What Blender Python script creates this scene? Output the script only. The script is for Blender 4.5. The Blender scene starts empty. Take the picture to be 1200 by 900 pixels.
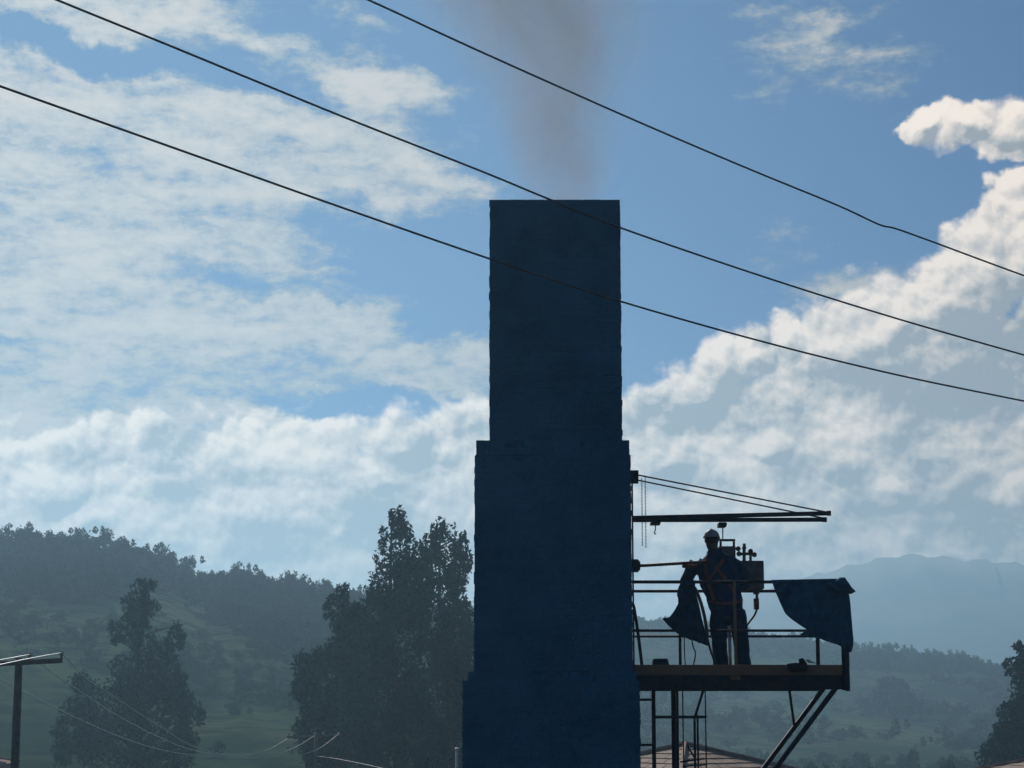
import bpy, math, random
import numpy as np
from mathutils import Vector, Matrix
R = math.radians
random.seed(7)
S = bpy.context.scene
COL = S.collection

# ------------------------------------------------------------------ camera
ZC = 5.2                      # camera height above the yard
F = 2333.0                    # focal length in units of a 1200 px wide frame
HY = 834.0                    # row of the horizon
TH = math.atan((HY - 450) / F)
cd = bpy.data.cameras.new('camera'); cam = bpy.data.objects.new('camera', cd); COL.objects.link(cam)
cam.location = (0, 0, ZC); cam.rotation_euler = (math.pi / 2 + TH, 0, 0)
cd.sensor_width = 36.0; cd.lens = F / 1200 * 36; cd.clip_start = 0.1; cd.clip_end = 9000
S.camera = cam
S.view_settings.view_transform = 'Standard'; S.view_settings.look = 'None'
S.view_settings.exposure = -0.40; S.view_settings.gamma = 1.0
S.render.engine = 'CYCLES'
S.cycles.use_denoising = True
S.cycles.use_adaptive_sampling = True; S.cycles.adaptive_threshold = 0.02
S.cycles.max_bounces = 6; S.cycles.diffuse_bounces = 2; S.cycles.glossy_bounces = 2
S.cycles.transmission_bounces = 3; S.cycles.volume_bounces = 0; S.cycles.transparent_max_bounces = 8
S.cycles.volume_step_rate = 1.0; S.cycles.volume_max_steps = 256

def slope(py): return math.tan(TH + math.atan((450 - py) / F))     # rise per metre of ground distance at an image row
def at(px, py, d):                                                 # the point at ground distance d that is seen at a pixel
    z = d * slope(py); dep = d * math.cos(TH) + z * math.sin(TH)
    return Vector(((px - 600) / F * dep, d, ZC + z))

# ------------------------------------------------------------------ sun and sky
SUN_EL, SUN_AZ = R(33), R(-15)          # ahead of the camera, a little to the left
sd = bpy.data.lights.new('sun', 'SUN'); sun = bpy.data.objects.new('sun', sd); COL.objects.link(sun)
sd.energy = 4.6; sd.angle = R(0.53); sd.color = (1.0, 0.94, 0.85)
sdir = Vector((math.sin(SUN_AZ) * math.cos(SUN_EL), math.cos(SUN_AZ) * math.cos(SUN_EL), math.sin(SUN_EL)))
sun.rotation_euler = (-sdir).to_track_quat('-Z', 'Y').to_euler(); sun.location = (0, 0, 60)

W = bpy.data.worlds.new('World'); S.world = W; W.use_nodes = True
NT = W.node_tree; NT.nodes.clear()
W.cycles.sampling_method = 'MANUAL'; W.cycles.sample_map_resolution = 512

class G:                                                           # a small node-tree writer
    def __init__(s, nt): s.nt = nt; s.N = nt.nodes; s.L = nt.links
    def node(s, t, **k):
        n = s.N.new(t)
        for a, v in k.items(): setattr(n, a, v)
        return n
    def put(s, sock, v):
        if isinstance(v, bpy.types.NodeSocket): s.L.new(v, sock)
        elif v is not None: sock.default_value = v
    def m(s, op, a, b=None, c=None, clamp=False):
        n = s.node('ShaderNodeMath', operation=op, use_clamp=clamp)
        s.put(n.inputs[0], a); s.put(n.inputs[1], b); s.put(n.inputs[2], c); return n.outputs[0]
    def vm(s, op, a, b=None):
        n = s.node('ShaderNodeVectorMath', operation=op); s.put(n.inputs[0], a)
        if op == 'SCALE': s.put(n.inputs['Scale'], b)
        else: s.put(n.inputs[1], b)
        return n.outputs['Value'] if op in ('LENGTH', 'DOT_PRODUCT') else n.outputs[0]
    def sm(s, v, a, b, lo=0.0, hi=1.0):
        n = s.node('ShaderNodeMapRange', interpolation_type='SMOOTHSTEP')
        s.put(n.inputs[0], v); n.inputs[1].default_value = a; n.inputs[2].default_value = b
        n.inputs[3].default_value = lo; n.inputs[4].default_value = hi; return n.outputs[0]
    def lin(s, v, a, b, lo=0.0, hi=1.0):
        n = s.node('ShaderNodeMapRange'); n.clamp = True
        s.put(n.inputs[0], v); n.inputs[1].default_value = a; n.inputs[2].default_value = b
        n.inputs[3].default_value = lo; n.inputs[4].default_value = hi; return n.outputs[0]
    def noise(s, vec, scale, detail=5, rough=0.55, dist=0.0, color=False):
        n = s.node('ShaderNodeTexNoise'); s.put(n.inputs['Vector'], vec)
        n.inputs['Scale'].default_value = scale; n.inputs['Detail'].default_value = detail
        n.inputs['Roughness'].default_value = rough; n.inputs['Distortion'].default_value = dist
        return n.outputs['Color'] if color else n.outputs['Fac']
    def mix(s, f, a, b):
        n = s.node('ShaderNodeMix', data_type='RGBA'); s.put(n.inputs[0], f)
        s.put(n.inputs[6], a if isinstance(a, bpy.types.NodeSocket) else (*a, 1))
        s.put(n.inputs[7], b if isinstance(b, bpy.types.NodeSocket) else (*b, 1)); return n.outputs[2]
    def blob(s, vec, c, r, rot, w):                                # w at the centre of an ellipse, 0 on its rim
        n = s.node('ShaderNodeMapping', vector_type='TEXTURE'); s.put(n.inputs['Vector'], vec)
        n.inputs['Location'].default_value = (c[0], c[1], 0); n.inputs['Rotation'].default_value = (0, 0, rot)
        n.inputs['Scale'].default_value = (r[0], r[1], 1)
        return s.m('MULTIPLY_ADD', s.vm('LENGTH', n.outputs[0]), -w, w)

KS = F / 100                                                       # sky units: about 100 px of the photograph
def sky_uv(px, py):
    p = at(px, py, 100.0) - Vector((0, 0, ZC)); p.normalize()
    return math.atan2(p.x, p.y) * KS, math.asin(p.z) * KS

# cumulus heaps: centre x, y, half width, half height (px), tilt, height of the lobe
HEAPS = [(20, 640, 150, 110, 0, 1), (60, 575, 90, 62, 24, 1.05), (100, 610, 130, 70, 16, 1.0), (185, 545, 80, 74, 12, 1), (180, 560, 150, 60, 0, .95), (290, 540, 110, 58, -6, .9), (300, 600, 170, 90, -4, 1),
         (365, 545, 120, 60, 0, .85), (450, 560, 110, 62, 6, 1), (470, 530, 90, 60, 6, .9), (520, 520, 60, 62, 18, .95), (570, 520, 80, 66, 8, 1), (500, 600, 90, 62, 20, 1.05),
         (400, 630, 150, 60, 8, .9), (560, 600, 80, 66, 0, 1.1), (650, 560, 170, 120, 0, .7),
         (770, 500, 80, 66, 4, .85), (815, 470, 90, 62, 18, .85), (848, 432, 40, 50, 20, .8), (880, 420, 44, 46, 0, .85), (922, 400, 40, 44, 0, .9),
         (975, 410, 100, 66, 14, .85), (1060, 375, 110, 70, 20, .9), (1110, 350, 90, 70, 30, .95), (1160, 310, 80, 74, 40, 1), (1215, 270, 80, 100, 0, 1),
         (785, 540, 74, 54, 0, 1.15), (850, 560, 80, 60, 0, 1.05), (900, 520, 60, 50, 0, .95), (985, 535, 84, 72, 10, 1.25), (1050, 580, 90, 60, 0, 1.15),
         (1195, 585, 100, 84, 25, 1.3), (930, 620, 180, 80, 0, 1.05), (1120, 650, 200, 90, 0, .95), (760, 640, 200, 110, 0, .8), (1120, 450, 130, 90, 0, .75), (900, 610, 330, 172, 6, 1.05), (1120, 560, 300, 275, 24, 1.1), (240, 650, 560, 182, 0, 1.0), (500, 600, 300, 142, 8, 1.0), (930, 480, 150, 80, 12, .9),
         (1300, 420, 190, 210, 0, .9), (-150, 620, 200, 150, 0, .8), (1420, 560, 260, 180, 0, .9)]
PUFFS = [(1085, 150, 48, 26, 8, .8), (1130, 144, 64, 30, 6, .8), (1190, 152, 74, 44, 0, .8)]
# where the heaps lie in their own grey shade: x, y, half width, half height, tilt, depth
GREY = [(190, 520, 50, 24, 30, .8), (95, 535, 46, 18, 20, .7), (485, 525, 44, 26, 25, .7), (440, 600, 60, 40, 20, .8), (320, 625, 80, 30, 0, .7), (90, 650, 140, 50, 0, .35), (230, 575, 50, 20, 0, .4),
        (560, 500, 34, 26, 0, .5), (770, 480, 50, 22, 0, .8), (845, 475, 50, 24, 10, .8), (800, 560, 40, 26, 0, .6), (905, 470, 40, 22, 20, .6), (1125, 450, 110, 50, 0, .95), (1190, 400, 80, 60, 0, .7),
        (1080, 530, 50, 30, -30, .6), (940, 560, 46, 30, 0, .5), (1030, 600, 60, 26, 0, .4), (1130, 610, 70, 40, 0, .5), (895, 395, 22, 14, 0, .6), (1000, 440, 90, 24, 15, .45)]
SHEET = [(130, 6, 270, 50, 3, 1.3), (270, 40, 130, 26, 12, .9), (110, 170, 340, 116, 8, 2.0), (330, 150, 230, 66, 6, 1.5), (450, 108, 120, 40, 8, 1.1),
         (440, 200, 140, 52, 12, 1.4), (60, 270, 420, 86, 6, 1.9), (150, 360, 350, 66, 5, 2.0), (350, 380, 170, 44, 3, 1.5),
         (510, 426, 110, 40, 4, 1.6), (120, 430, 300, 66, 0, 1.5), (60, 500, 300, 70, 0, 1.7), (300, 500, 280, 40, 0, 1.1),
         (-250, 250, 300, 330, 0, 1.4), (955, 40, 74, 42, 20, .40), (985, 85, 84, 32, 0, .36), (390, 22, 60, 14, 10, .5), (1010, 345, 110, 40, 20, .6)]
HOLES = [(70, 54, 190, 24, 6, 1.2), (270, 98, 180, 20, 9, .8), (280, 325, 200, 18, 6, .5), (430, 300, 120, 50, 0, .7), (240, 440, 130, 34, 6, .35), (440, 472, 150, 24, 0, 1.1), (330, 25, 90, 40, 10, .4)]

def field_group():
    ng = bpy.data.node_groups.new('cumulus_field', 'ShaderNodeTree'); g = G(ng)
    ng.interface.new_socket('Vector', in_out='INPUT', socket_type='NodeSocketVector')
    ng.interface.new_socket('Height', in_out='OUTPUT', socket_type='NodeSocketFloat')
    i = g.node('NodeGroupInput').outputs[0]; o = g.node('NodeGroupOutput')
    w1 = g.vm('SCALE', g.vm('SUBTRACT', g.noise(i, 1.5, 6, .55, color=True), (.5, .5, .5)), 0.50)
    v = g.vm('MULTIPLY', g.vm('ADD', i, w1), (1, 1, 0))
    h = None
    for (x, y, rx, ry, rot, w) in HEAPS + PUFFS:
        b = g.blob(v, sky_uv(x, y), (rx / 100, ry / 100), R(rot), w)
        h = b if h is None else g.m('MAXIMUM', h, b)
    vo = g.node('ShaderNodeTexVoronoi', feature='SMOOTH_F1', voronoi_dimensions='2D'); g.put(vo.inputs['Vector'], g.vm('MULTIPLY', g.vm('ADD', i, g.vm('SCALE', w1, .45)), (1, 1.15, 0)))
    vo.inputs['Scale'].default_value = 1.9; vo.inputs['Detail'].default_value = 3.0; vo.inputs['Roughness'].default_value = .5
    vo.inputs['Smoothness'].default_value = .35
    h = g.m('MULTIPLY_ADD', vo.outputs['Distance'], -.32, g.m('ADD', h, .13))
    g.L.new(h, o.inputs[0]); return ng

g = G(NT)
dirn = g.vm('NORMALIZE', g.node('ShaderNodeTexCoord').outputs['Generated'])
sp = g.node('ShaderNodeSeparateXYZ'); g.L.new(dirn, sp.inputs[0])
U = g.m('MULTIPLY', g.m('ARCTAN2', sp.outputs[0], sp.outputs[1]), KS)
V = g.m('MULTIPLY', g.m('ARCSINE', sp.outputs[2]), KS)
cb = g.node('ShaderNodeCombineXYZ'); g.put(cb.inputs[0], U); g.put(cb.inputs[1], V); uv = cb.outputs[0]
sky = g.node('ShaderNodeTexSky', sky_type='NISHITA'); sky.sun_disc = False
sky.sun_elevation = SUN_EL; sky.sun_rotation = SUN_AZ
sky.altitude = 2400; sky.air_density = 1.0; sky.dust_density = 0.2; sky.ozone_density = 2.0
bg = g.node('ShaderNodeBackground'); bg.inputs['Strength'].default_value = 0.085
g.put(bg.inputs[0], g.vm('MULTIPLY', sky.outputs[0], (.02, .26, .56)))
# thin streaked sheet of cloud
ws = g.vm('SCALE', g.vm('SUBTRACT', g.noise(uv, .9, 5, .6, color=True), (.5, .5, .5)), 1.0)
vs = g.vm('MULTIPLY', g.vm('ADD', uv, ws), (1, 1, 0))
cov = None
for (x, y, rx, ry, rot, w) in SHEET:
    b = g.blob(vs, sky_uv(x, y), (rx / 100, ry / 100), R(-rot), w)
    cov = b if cov is None else g.m('MAXIMUM', cov, b)
cov = g.m('MINIMUM', cov, .64)
for (x, y, rx, ry, rot, w) in HOLES:
    b = g.m('MAXIMUM', g.blob(vs, sky_uv(x, y), (rx / 100, ry / 100), R(-rot), w), 0.0)
    cov = g.m('SUBTRACT', cov, b)
# away from the view the sheet carries on as scattered cloud
away = g.sm(g.m('ABSOLUTE', U), 7.5, 10.5)
up = g.sm(V, 9.5, 13)
gen = g.sm(g.noise(g.vm('MULTIPLY', dirn, (1, 1, 2.2)), 2.2, 4, .5), .48, .66, -.6, .5)
cov = g.m('MAXIMUM', cov, g.m('MULTIPLY_ADD', g.m('MAXIMUM', away, up), 1.6, g.m('SUBTRACT', gen, 1.6)))
st = g.noise(g.vm('MULTIPLY', g.vm('ADD', uv, g.vm('SCALE', ws, .35)), (.55, 1.9, 1)), 1.35, 9, .62)
fl = g.noise(g.vm('MULTIPLY', uv, (1, 1.7, 1)), 4.2, 6, .6)
den = g.m('ADD', cov, g.m('MULTIPLY_ADD', st, 2.2, -1.1))
den = g.m('ADD', den, g.m('MULTIPLY_ADD', fl, 1.0, -.5))
aS = g.m('MULTIPLY', g.sm(den, -.10, .62), .95)
bs = g.node('ShaderNodeBackground')
g.put(bs.inputs[0], g.mix(g.sm(den, .1, 1.1), (.46, .46, .48), (1.10, .90, .74)))
bs.inputs['Strength'].default_value = .76
mx = g.node('ShaderNodeMixShader'); g.put(mx.inputs[0], aS); g.L.new(bg.outputs[0], mx.inputs[1]); g.L.new(bs.outputs[0], mx.inputs[2])
# heaped cumulus
ng = field_group()
def fld(vec):
    n = g.node('ShaderNodeGroup'); n.node_tree = ng; g.put(n.inputs[0], vec); return n.outputs[0]
h0 = fld(uv); h1 = fld(g.vm('ADD', uv, (-.045, .085, 0)))
soft = g.sm(g.noise(uv, 1.1, 2, .5), .35, .65, .12, .30)
aC = g.m('DIVIDE', g.m('ADD', h0, .03), soft, clamp=True); aC = g.sm(aC, 0, 1)
wg = g.vm('MULTIPLY', g.vm('ADD', uv, g.vm('SCALE', g.vm('SUBTRACT', g.noise(uv, 1.7, 6, .62, color=True), (.5, .5, .5)), .9)), (1, 1, 0))
grey = None
for (x, y, rx, ry, rot, w) in GREY:
    b = g.blob(wg, sky_uv(x, y), (rx / 70, ry / 70), R(rot), w); grey = b if grey is None else g.m('MAXIMUM', grey, b)
grey = g.m('MAXIMUM', grey, 0.0)
lit = g.m('ADD', g.m('MULTIPLY', g.m('SUBTRACT', h0, h1), 2.5), g.m('MULTIPLY_ADD', g.noise(g.vm('ADD', uv, g.vm('SCALE', ws, .5)), 1.9, 9, .64), 1.3, -.10))
rim = g.sm(h0, .0, .22, .30, 0)
lit = g.m('SUBTRACT', g.m('ADD', lit, rim), g.m("MULTIPLY", grey, 1.25))
bc = g.node('ShaderNodeBackground')
g.put(bc.inputs[0], g.mix(g.lin(lit, .02, .98), (.45, .42, .42), (1.75, 1.42, 1.14)))
bc.inputs['Strength'].default_value = .86
mc = g.node('ShaderNodeMixShader'); g.put(mc.inputs[0], aC); g.L.new(mx.outputs[0], mc.inputs[1]); g.L.new(bc.outputs[0], mc.inputs[2])
wo = g.node('ShaderNodeOutputWorld'); g.L.new(mc.outputs[0], wo.inputs['Surface'])

# ------------------------------------------------------------------ materials
def mat(name, base, rough=.8, metal=0.0, var=.35, scale=6.0, bump=0.0, bscale=40.0, second=None, island=0.0, spec=.3, coords='Object'):
    m = bpy.data.materials.new(name); m.use_nodes = True; gg = G(m.node_tree)
    p = gg.N['Principled BSDF']; p.inputs['Roughness'].default_value = rough; p.inputs['Metallic'].default_value = metal
    p.inputs['Specular IOR Level'].default_value = spec
    tc = gg.node('ShaderNodeTexCoord').outputs[coords]
    n = gg.noise(tc, scale, 6, .6)
    lo = tuple(c * (1 - var) for c in base); hi = second if second else tuple(min(1, c * (1 + var)) for c in base)
    c = gg.mix(gg.sm(n, .3, .7), lo, hi)
    if island:
        r = gg.node('ShaderNodeNewGeometry').outputs['Random Per Island']
        c = gg.mix(gg.m('MULTIPLY', r, island), c, tuple(x * .35 for x in base))
    gg.put(p.inputs['Base Color'], c)
    if bump:
        b = gg.node('ShaderNodeBump'); b.inputs['Strength'].default_value = bump; b.inputs['Distance'].default_value = .02
        gg.put(b.inputs['Height'], gg.noise(tc, bscale, 6, .6)); gg.L.new(b.outputs[0], p.inputs['Normal'])
    return m
M = {
 'brick': mat('hazed_brick', (.010, .165, .30), .94, 0, .25, 1.2, .5, 45, island=.15, spec=.15),  # blue of the navy haze veil is painted into the brick colour
 'mortar': mat('dark_mortar', (.010, .145, .265), .95, 0, .3, 8, .4, 50, spec=.1),  # joints carry the same painted haze blue as the bricks
 'steel': mat('dark_steel', (.028, .060, .115), .6, .1, .4, 9, .2, 80, second=(.07, .05, .06)),  # base shifted to blue to paint in the haze veil
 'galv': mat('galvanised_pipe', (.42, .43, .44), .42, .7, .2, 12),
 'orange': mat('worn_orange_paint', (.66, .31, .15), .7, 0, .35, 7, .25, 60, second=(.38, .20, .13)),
 'tarp': mat('hazed_tarpaulin', (.020, .11, .19), .85, 0, .3, 10, .3, 70),  # black sheet with the navy haze veil painted into its colour
 'cloth': mat('dark_cloth', (.014, .072, .12), .95, 0, .3, 14, .4, 120, spec=.1),  # dark fabric, haze blue painted into the base
 'jacket': mat('hazed_jacket', (.013, .068, .125), .9, 0, .25, 12, .4, 90, spec=.15),  # dark jacket; its blue is painted haze
 'trouser': mat('dark_trousers', (.013, .062, .115), .92, 0, .3, 12, .4, 90, spec=.1),  # trousers tinted with the same painted haze veil
 'strap': mat('orange_webbing', (.30, .11, .08), .85, 0, .2, 30),
 'helmet': mat('white_helmet', (.42, .44, .46), .6, 0, .08, 8),
 'skin': mat('skin', (.22, .13, .10), .6, 0, .12, 20),
 'boot': mat('boot_leather', (.05, .035, .025), .6, 0, .3, 30),
 'box': mat('metal_case', (.20, .16, .15), .6, .1, .25, 10, .15, 50),
 'brass': mat('brass_fitting', (.17, .13, .11), .5, .3, .2, 30),
 'probe': mat('rusty_probe', (.22, .10, .07), .6, .3, .35, 20),
 'rubber': mat('black_rubber', (.03, .03, .03), .6, 0, .2, 20),
 'hose': mat('brown_hose', (.16, .10, .08), .6, 0, .2, 20),
 'cable': mat('cable_sheath', (.09, .10, .12), .5, 0, .2, 8),
 'wire': mat('bare_aluminium_wire', (.60, .61, .62), .35, .6, .1, 8),
 'wood': mat('weathered_pole', (.16, .13, .11), .85, 0, .3, 5, .4, 30),
 'porcelain': mat('insulator', (.45, .40, .36), .25, 0, .1, 9),
 'whitepaint': mat('white_paint', (.70, .70, .68), .5, 0, .1, 9),
 'rooftile': mat('roof_sheet', (.40, .29, .22), .85, 0, .3, 3, .3, 20, island=.4),
 'wall': mat('adobe_wall', (.32, .20, .15), .9, 0, .25, 2, .3, 20),
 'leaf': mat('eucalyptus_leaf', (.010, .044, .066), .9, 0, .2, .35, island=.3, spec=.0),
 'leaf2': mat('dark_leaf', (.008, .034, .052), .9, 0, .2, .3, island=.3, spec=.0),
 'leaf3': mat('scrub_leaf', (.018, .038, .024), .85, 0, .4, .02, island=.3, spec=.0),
 'bark': mat('bark', (.045, .04, .036), .9, 0, .3, 3, .4, 20),
}
def leafy(m, col):                                                 # leaves let some sunlight through
    gg = G(m.node_tree); p = gg.N['Principled BSDF']; out = gg.N['Material Output']
    t = gg.node('ShaderNodeBsdfTranslucent'); t.inputs[0].default_value = (*col, 1)
    x = gg.node('ShaderNodeMixShader'); x.inputs[0].default_value = .15
    gg.L.new(p.outputs[0], x.inputs[1]); gg.L.new(t.outputs[0], x.inputs[2]); gg.L.new(x.outputs[0], out.inputs[0])
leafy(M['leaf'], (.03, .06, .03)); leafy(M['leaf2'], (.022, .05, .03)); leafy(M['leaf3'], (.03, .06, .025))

def ground_mat():
    m = bpy.data.materials.new('hillside'); m.use_nodes = True; gg = G(m.node_tree); p = gg.N['Principled BSDF']
    p.inputs['Roughness'].default_value = 1; p.inputs['Specular IOR Level'].default_value = 0
    tc = gg.node('ShaderNodeTexCoord').outputs['Object']
    a = gg.mix(gg.sm(gg.noise(tc, .012, 6, .6), .42, .6), (.022, .046, .026), (.065, .115, .046))
    b = gg.mix(gg.sm(gg.noise(tc, .05, 7, .65), .5, .66), a, (.085, .095, .055))
    c = gg.mix(gg.sm(gg.noise(tc, .16, 8, .7), .46, .60), b, (.016, .034, .020))
    gg.put(p.inputs['Base Color'], c); return m
M['ground'] = ground_mat()

# ------------------------------------------------------------------ mesh helpers
def tag(o, label=None, cat=None, group=None, kind=None):
    for k, v in (('label', label), ('category', cat), ('group', group), ('kind', kind)):
        if v: o[k] = v
    return o
def empty(name, loc, label, cat, group=None):
    o = bpy.data.objects.new(name, None); COL.objects.link(o); o.location = loc; o.empty_display_size = .2
    return tag(o, label, cat, group)
class MB:
    def __init__(s): s.v = []; s.f = []
    def add(s, vs, fs):
        n = len(s.v); s.v += [tuple(x) for x in vs]; s.f += [tuple(i + n for i in f) for f in fs]; return s
    def box(s, a, b, M4=None):
        (x0, y0, z0), (x1, y1, z1) = a, b
        vs = [Vector(p) for p in ((x0, y0, z0), (x1, y0, z0), (x1, y1, z0), (x0, y1, z0), (x0, y0, z1), (x1, y0, z1), (x1, y1, z1), (x0, y1, z1))]
        if M4: vs = [M4 @ p for p in vs]
        return s.add(vs, ((0, 3, 2, 1), (4, 5, 6, 7), (0, 1, 5, 4), (1, 2, 6, 5), (2, 3, 7, 6), (3, 0, 4, 7)))
    def tube(s, pts, r, n=8, cap=True):
        pts = [Vector(p) for p in pts]; rs = r if isinstance(r, (list, tuple)) else [r] * len(pts)
        vs = []; fs = []; prev = None
        for i, p in enumerate(pts):
            t = (pts[min(i + 1, len(pts) - 1)] - pts[max(i - 1, 0)]).normalized()
            if prev is None:
                a = Vector((0, 0, 1)) if abs(t.z) < .9 else Vector((1, 0, 0)); u = t.cross(a).normalized()
            else: u = (prev - t * prev.dot(t)).normalized()
            prev = u; w = t.cross(u)
            for k in range(n):
                q = 2 * math.pi * k / n; vs.append(p + (u * math.cos(q) + w * math.sin(q)) * rs[i])
        for i in range(len(pts) - 1):
            for k in range(n): fs.append((i * n + k, i * n + (k + 1) % n, (i + 1) * n + (k + 1) % n, (i + 1) * n + k))
        if cap: fs.append(tuple(range(n))[::-1]); fs.append(tuple(range((len(pts) - 1) * n, len(pts) * n)))
        return s.add(vs, fs)
    def bar(s, a, b, w, h, upv=(0, 0, 1)):                          # rectangular bar between two points
        a, b = Vector(a), Vector(b); t = (b - a).normalized(); u = Vector(upv)
        sd_ = t.cross(u).normalized(); u = sd_.cross(t)
        vs = [q + sd_ * i * w / 2 + u * j * h / 2 for q in (a, b) for (i, j) in ((-1, -1), (1, -1), (1, 1), (-1, 1))]
        return s.add(vs, ((0, 1, 2, 3), (7, 6, 5, 4), (0, 4, 5, 1), (1, 5, 6, 2), (2, 6, 7, 3), (3, 7, 4, 0)))
    def ball(s, c, r, n=10, m=7):
        rr = r if isinstance(r, (list, tuple)) else (r, r, r)
        vs = [(c[0], c[1], c[2] + rr[2])]; fs = []
        for i in range(1, m):
            a = math.pi * i / m
            for k in range(n):
                q = 2 * math.pi * k / n
                vs.append((c[0] + rr[0] * math.sin(a) * math.cos(q), c[1] + rr[1] * math.sin(a) * math.sin(q), c[2] + rr[2] * math.cos(a)))
        vs.append((c[0], c[1], c[2] - rr[2])); e = len(vs) - 1
        for k in range(n):
            fs.append((0, 1 + k, 1 + (k + 1) % n)); fs.append((e, e - n + (k + 1) % n, e - n + k))
            for i in range(m - 2):
                o = 1 + i * n; fs.append((o + k, o + n + k, o + n + (k + 1) % n, o + (k + 1) % n))
        return s.add(vs, fs)
    def build(s, name, m, parent=None, smooth=False, bevel=0.0):
        me = bpy.data.meshes.new(name); off = parent.matrix_world.translation if parent else Vector((0, 0, 0))
        if parent: off = wloc(parent)
        me.from_pydata([tuple(Vector(p) - off) for p in s.v], [], s.f); me.materials.append(m)
        if smooth: me.polygons.foreach_set('use_smooth', [True] * len(me.polygons))
        me.update(); o = bpy.data.objects.new(name, me); COL.objects.link(o)
        if parent: o.parent = parent
        if bevel:
            b = o.modifiers.new('bevel', 'BEVEL'); b.width = bevel; b.segments = 2; b.limit_method = 'ANGLE'
        return o
def wloc(o):
    v = Vector(o.location)
    while o.parent: o = o.parent; v = v + Vector(o.location)
    return v
def catmull(pts, k=6):
    P = [Vector(p) for p in pts]; P = [P[0] * 2 - P[1]] + P + [P[-1] * 2 - P[-2]]; out = []
    for i in range(1, len(P) - 2):
        for j in range(k):
            t = j / k; a, b, c, d = P[i - 1:i + 3]
            out.append(.5 * ((2 * b) + (c - a) * t + (2 * a - 5 * b + 4 * c - d) * t * t + (3 * b - a - 3 * c + d) * t ** 3))
    out.append(P[-2]); return out
def np_mesh(name, verts, quads, m, parent=None, offset=(0, 0, 0)):
    me = bpy.data.meshes.new(name); off = np.array(wloc(parent) if parent else (0, 0, 0))
    v = np.asarray(verts, dtype=np.float32) - off.astype(np.float32)
    k = quads.shape[1]
    me.vertices.add(len(v)); me.vertices.foreach_set('co', v.ravel())
    me.loops.add(quads.size); me.loops.foreach_set('vertex_index', quads.astype(np.int32).ravel())
    me.polygons.add(len(quads)); me.polygons.foreach_set('loop_start', np.arange(0, quads.size, k, dtype=np.int32))
    me.update(calc_edges=True); me.materials.append(m)
    o = bpy.data.objects.new(name, me); COL.objects.link(o)
    if parent: o.parent = parent
    return o

# ------------------------------------------------------------------ terrain
LX = [-500, -100, 0, 60, 130, 170, 205, 235, 262, 290, 330, 370, 400, 430, 480, 540, 640, 745, 880, 1000, 1060, 1120, 1165, 1200, 1400, 1900]
LY = [650, 630, 634, 638, 642, 650, 663, 677, 685, 679, 688, 697, 704, 708, 716, 724, 729, 733, 752, 766, 774, 781, 793, 803, 770, 750]
LE = np.array([slope(y) for y in LY])
def smooth(t): t = np.clip(t, 0, 1); return t * t * (3 - 2 * t)
def ridge_d(px): return 340 + 330 * smooth((px - 430) / 330)
def height(x, y):
    x = np.asarray(x, float); y = np.asarray(y, float); r = np.hypot(x, y)
    z = 3.6 * (1 - smooth((r - 5) / 15))
    yy = np.maximum(y, 1e-3); px = np.where(y > 60, 600 + F * x / yy * .99, np.where(x > 0, 1900, -500))
    e = np.interp(px, LX, LE); D = ridge_d(px)
    S0 = 165 + 170 * smooth((px - 560) / 200); valley = -6 * smooth((px - 560) / 200) * smooth((y - 80) / 90) * (1 - smooth((y - D * .8) / 60))
    t = (y - S0) / (D - S0); top = ZC + e * D
    bump = 1.2 * np.sin(x * .021 + y * .017) + .8 * np.sin(x * .05 - y * .033 + 1) + .5 * np.sin(x * .11 + 2) * np.sin(y * .09)
    s = np.clip(t, 0, 1) ** 1.25
    rise = np.where(t <= 1, top * s + bump * 1.6 * np.clip(t, 0, 1) * (1 - np.clip(t, 0, 1)) * 3, top * (1 - .75 * smooth((y - D) / 330)))
    return z + np.where(y > S0, rise, 0) + np.where(y > 60, valley, 0)
rad = np.concatenate([[0.0], np.geomspace(1.5, 170, 26), np.linspace(174, 760, 140), np.geomspace(780, 3100, 26)])
ang = np.concatenate([np.linspace(-180, -22, 50, endpoint=False), np.linspace(-22, 22, 230, endpoint=False), np.linspace(22, 180, 50, endpoint=False)])
A, RR = np.meshgrid(np.radians(ang), rad); TX, TY = np.sin(A) * RR, np.cos(A) * RR
tv = np.stack([TX, TY, height(TX, TY)], -1).reshape(-1, 3); na = len(ang)
ii, jj = np.meshgrid(np.arange(len(rad) - 1), np.arange(na), indexing='ij'); j2 = (jj + 1) % na
tq = np.stack([ii * na + jj, (ii + 1) * na + jj, (ii + 1) * na + j2, ii * na + j2], -1).reshape(-1, 4)
ter = np_mesh('ground', tv, tq[:, ::-1], M['ground']); tag(ter, kind='structure')
ter.data.polygons.foreach_set('use_smooth', [True] * len(ter.data.polygons))

# far mountain, almost lost in the haze
MXP = [500, 700, 820, 900, 960, 1000, 1030, 1060, 1100, 1130, 1170, 1200, 1260, 1400, 1700]
MYP = [800, 745, 712, 690, 672, 662, 655, 650, 652, 656, 658, 662, 676, 720, 800]
mv = []; mxs = np.linspace(500, 1700, 140); rng = np.random.default_rng(3)
for k, q in enumerate((-.352, -.35, -.2, -.08, 0, .08, .2)):
    for p in mxs:
        yrow = float(np.interp(p, MXP, MYP)); top = 1900 * slope(yrow) + ZC; tt = 1 - abs(q) / .5
        w = 7 * math.sin(p * .05 + k * 1.3) + 4 * math.sin(p * .13 + k * 2.1) if q else 1.6 * math.sin(p * .16) + 1.2 * math.sin(p * .37)
        mv.append(((p - 600) / F * 1900, 1900 + q * 550, top * tt + w if k else -1.0))
n_ = len(mxs); mq = np.array([(k * n_ + i, k * n_ + i + 1, (k + 1) * n_ + i + 1, (k + 1) * n_ + i) for k in range(6) for i in range(n_ - 1)])
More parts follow.
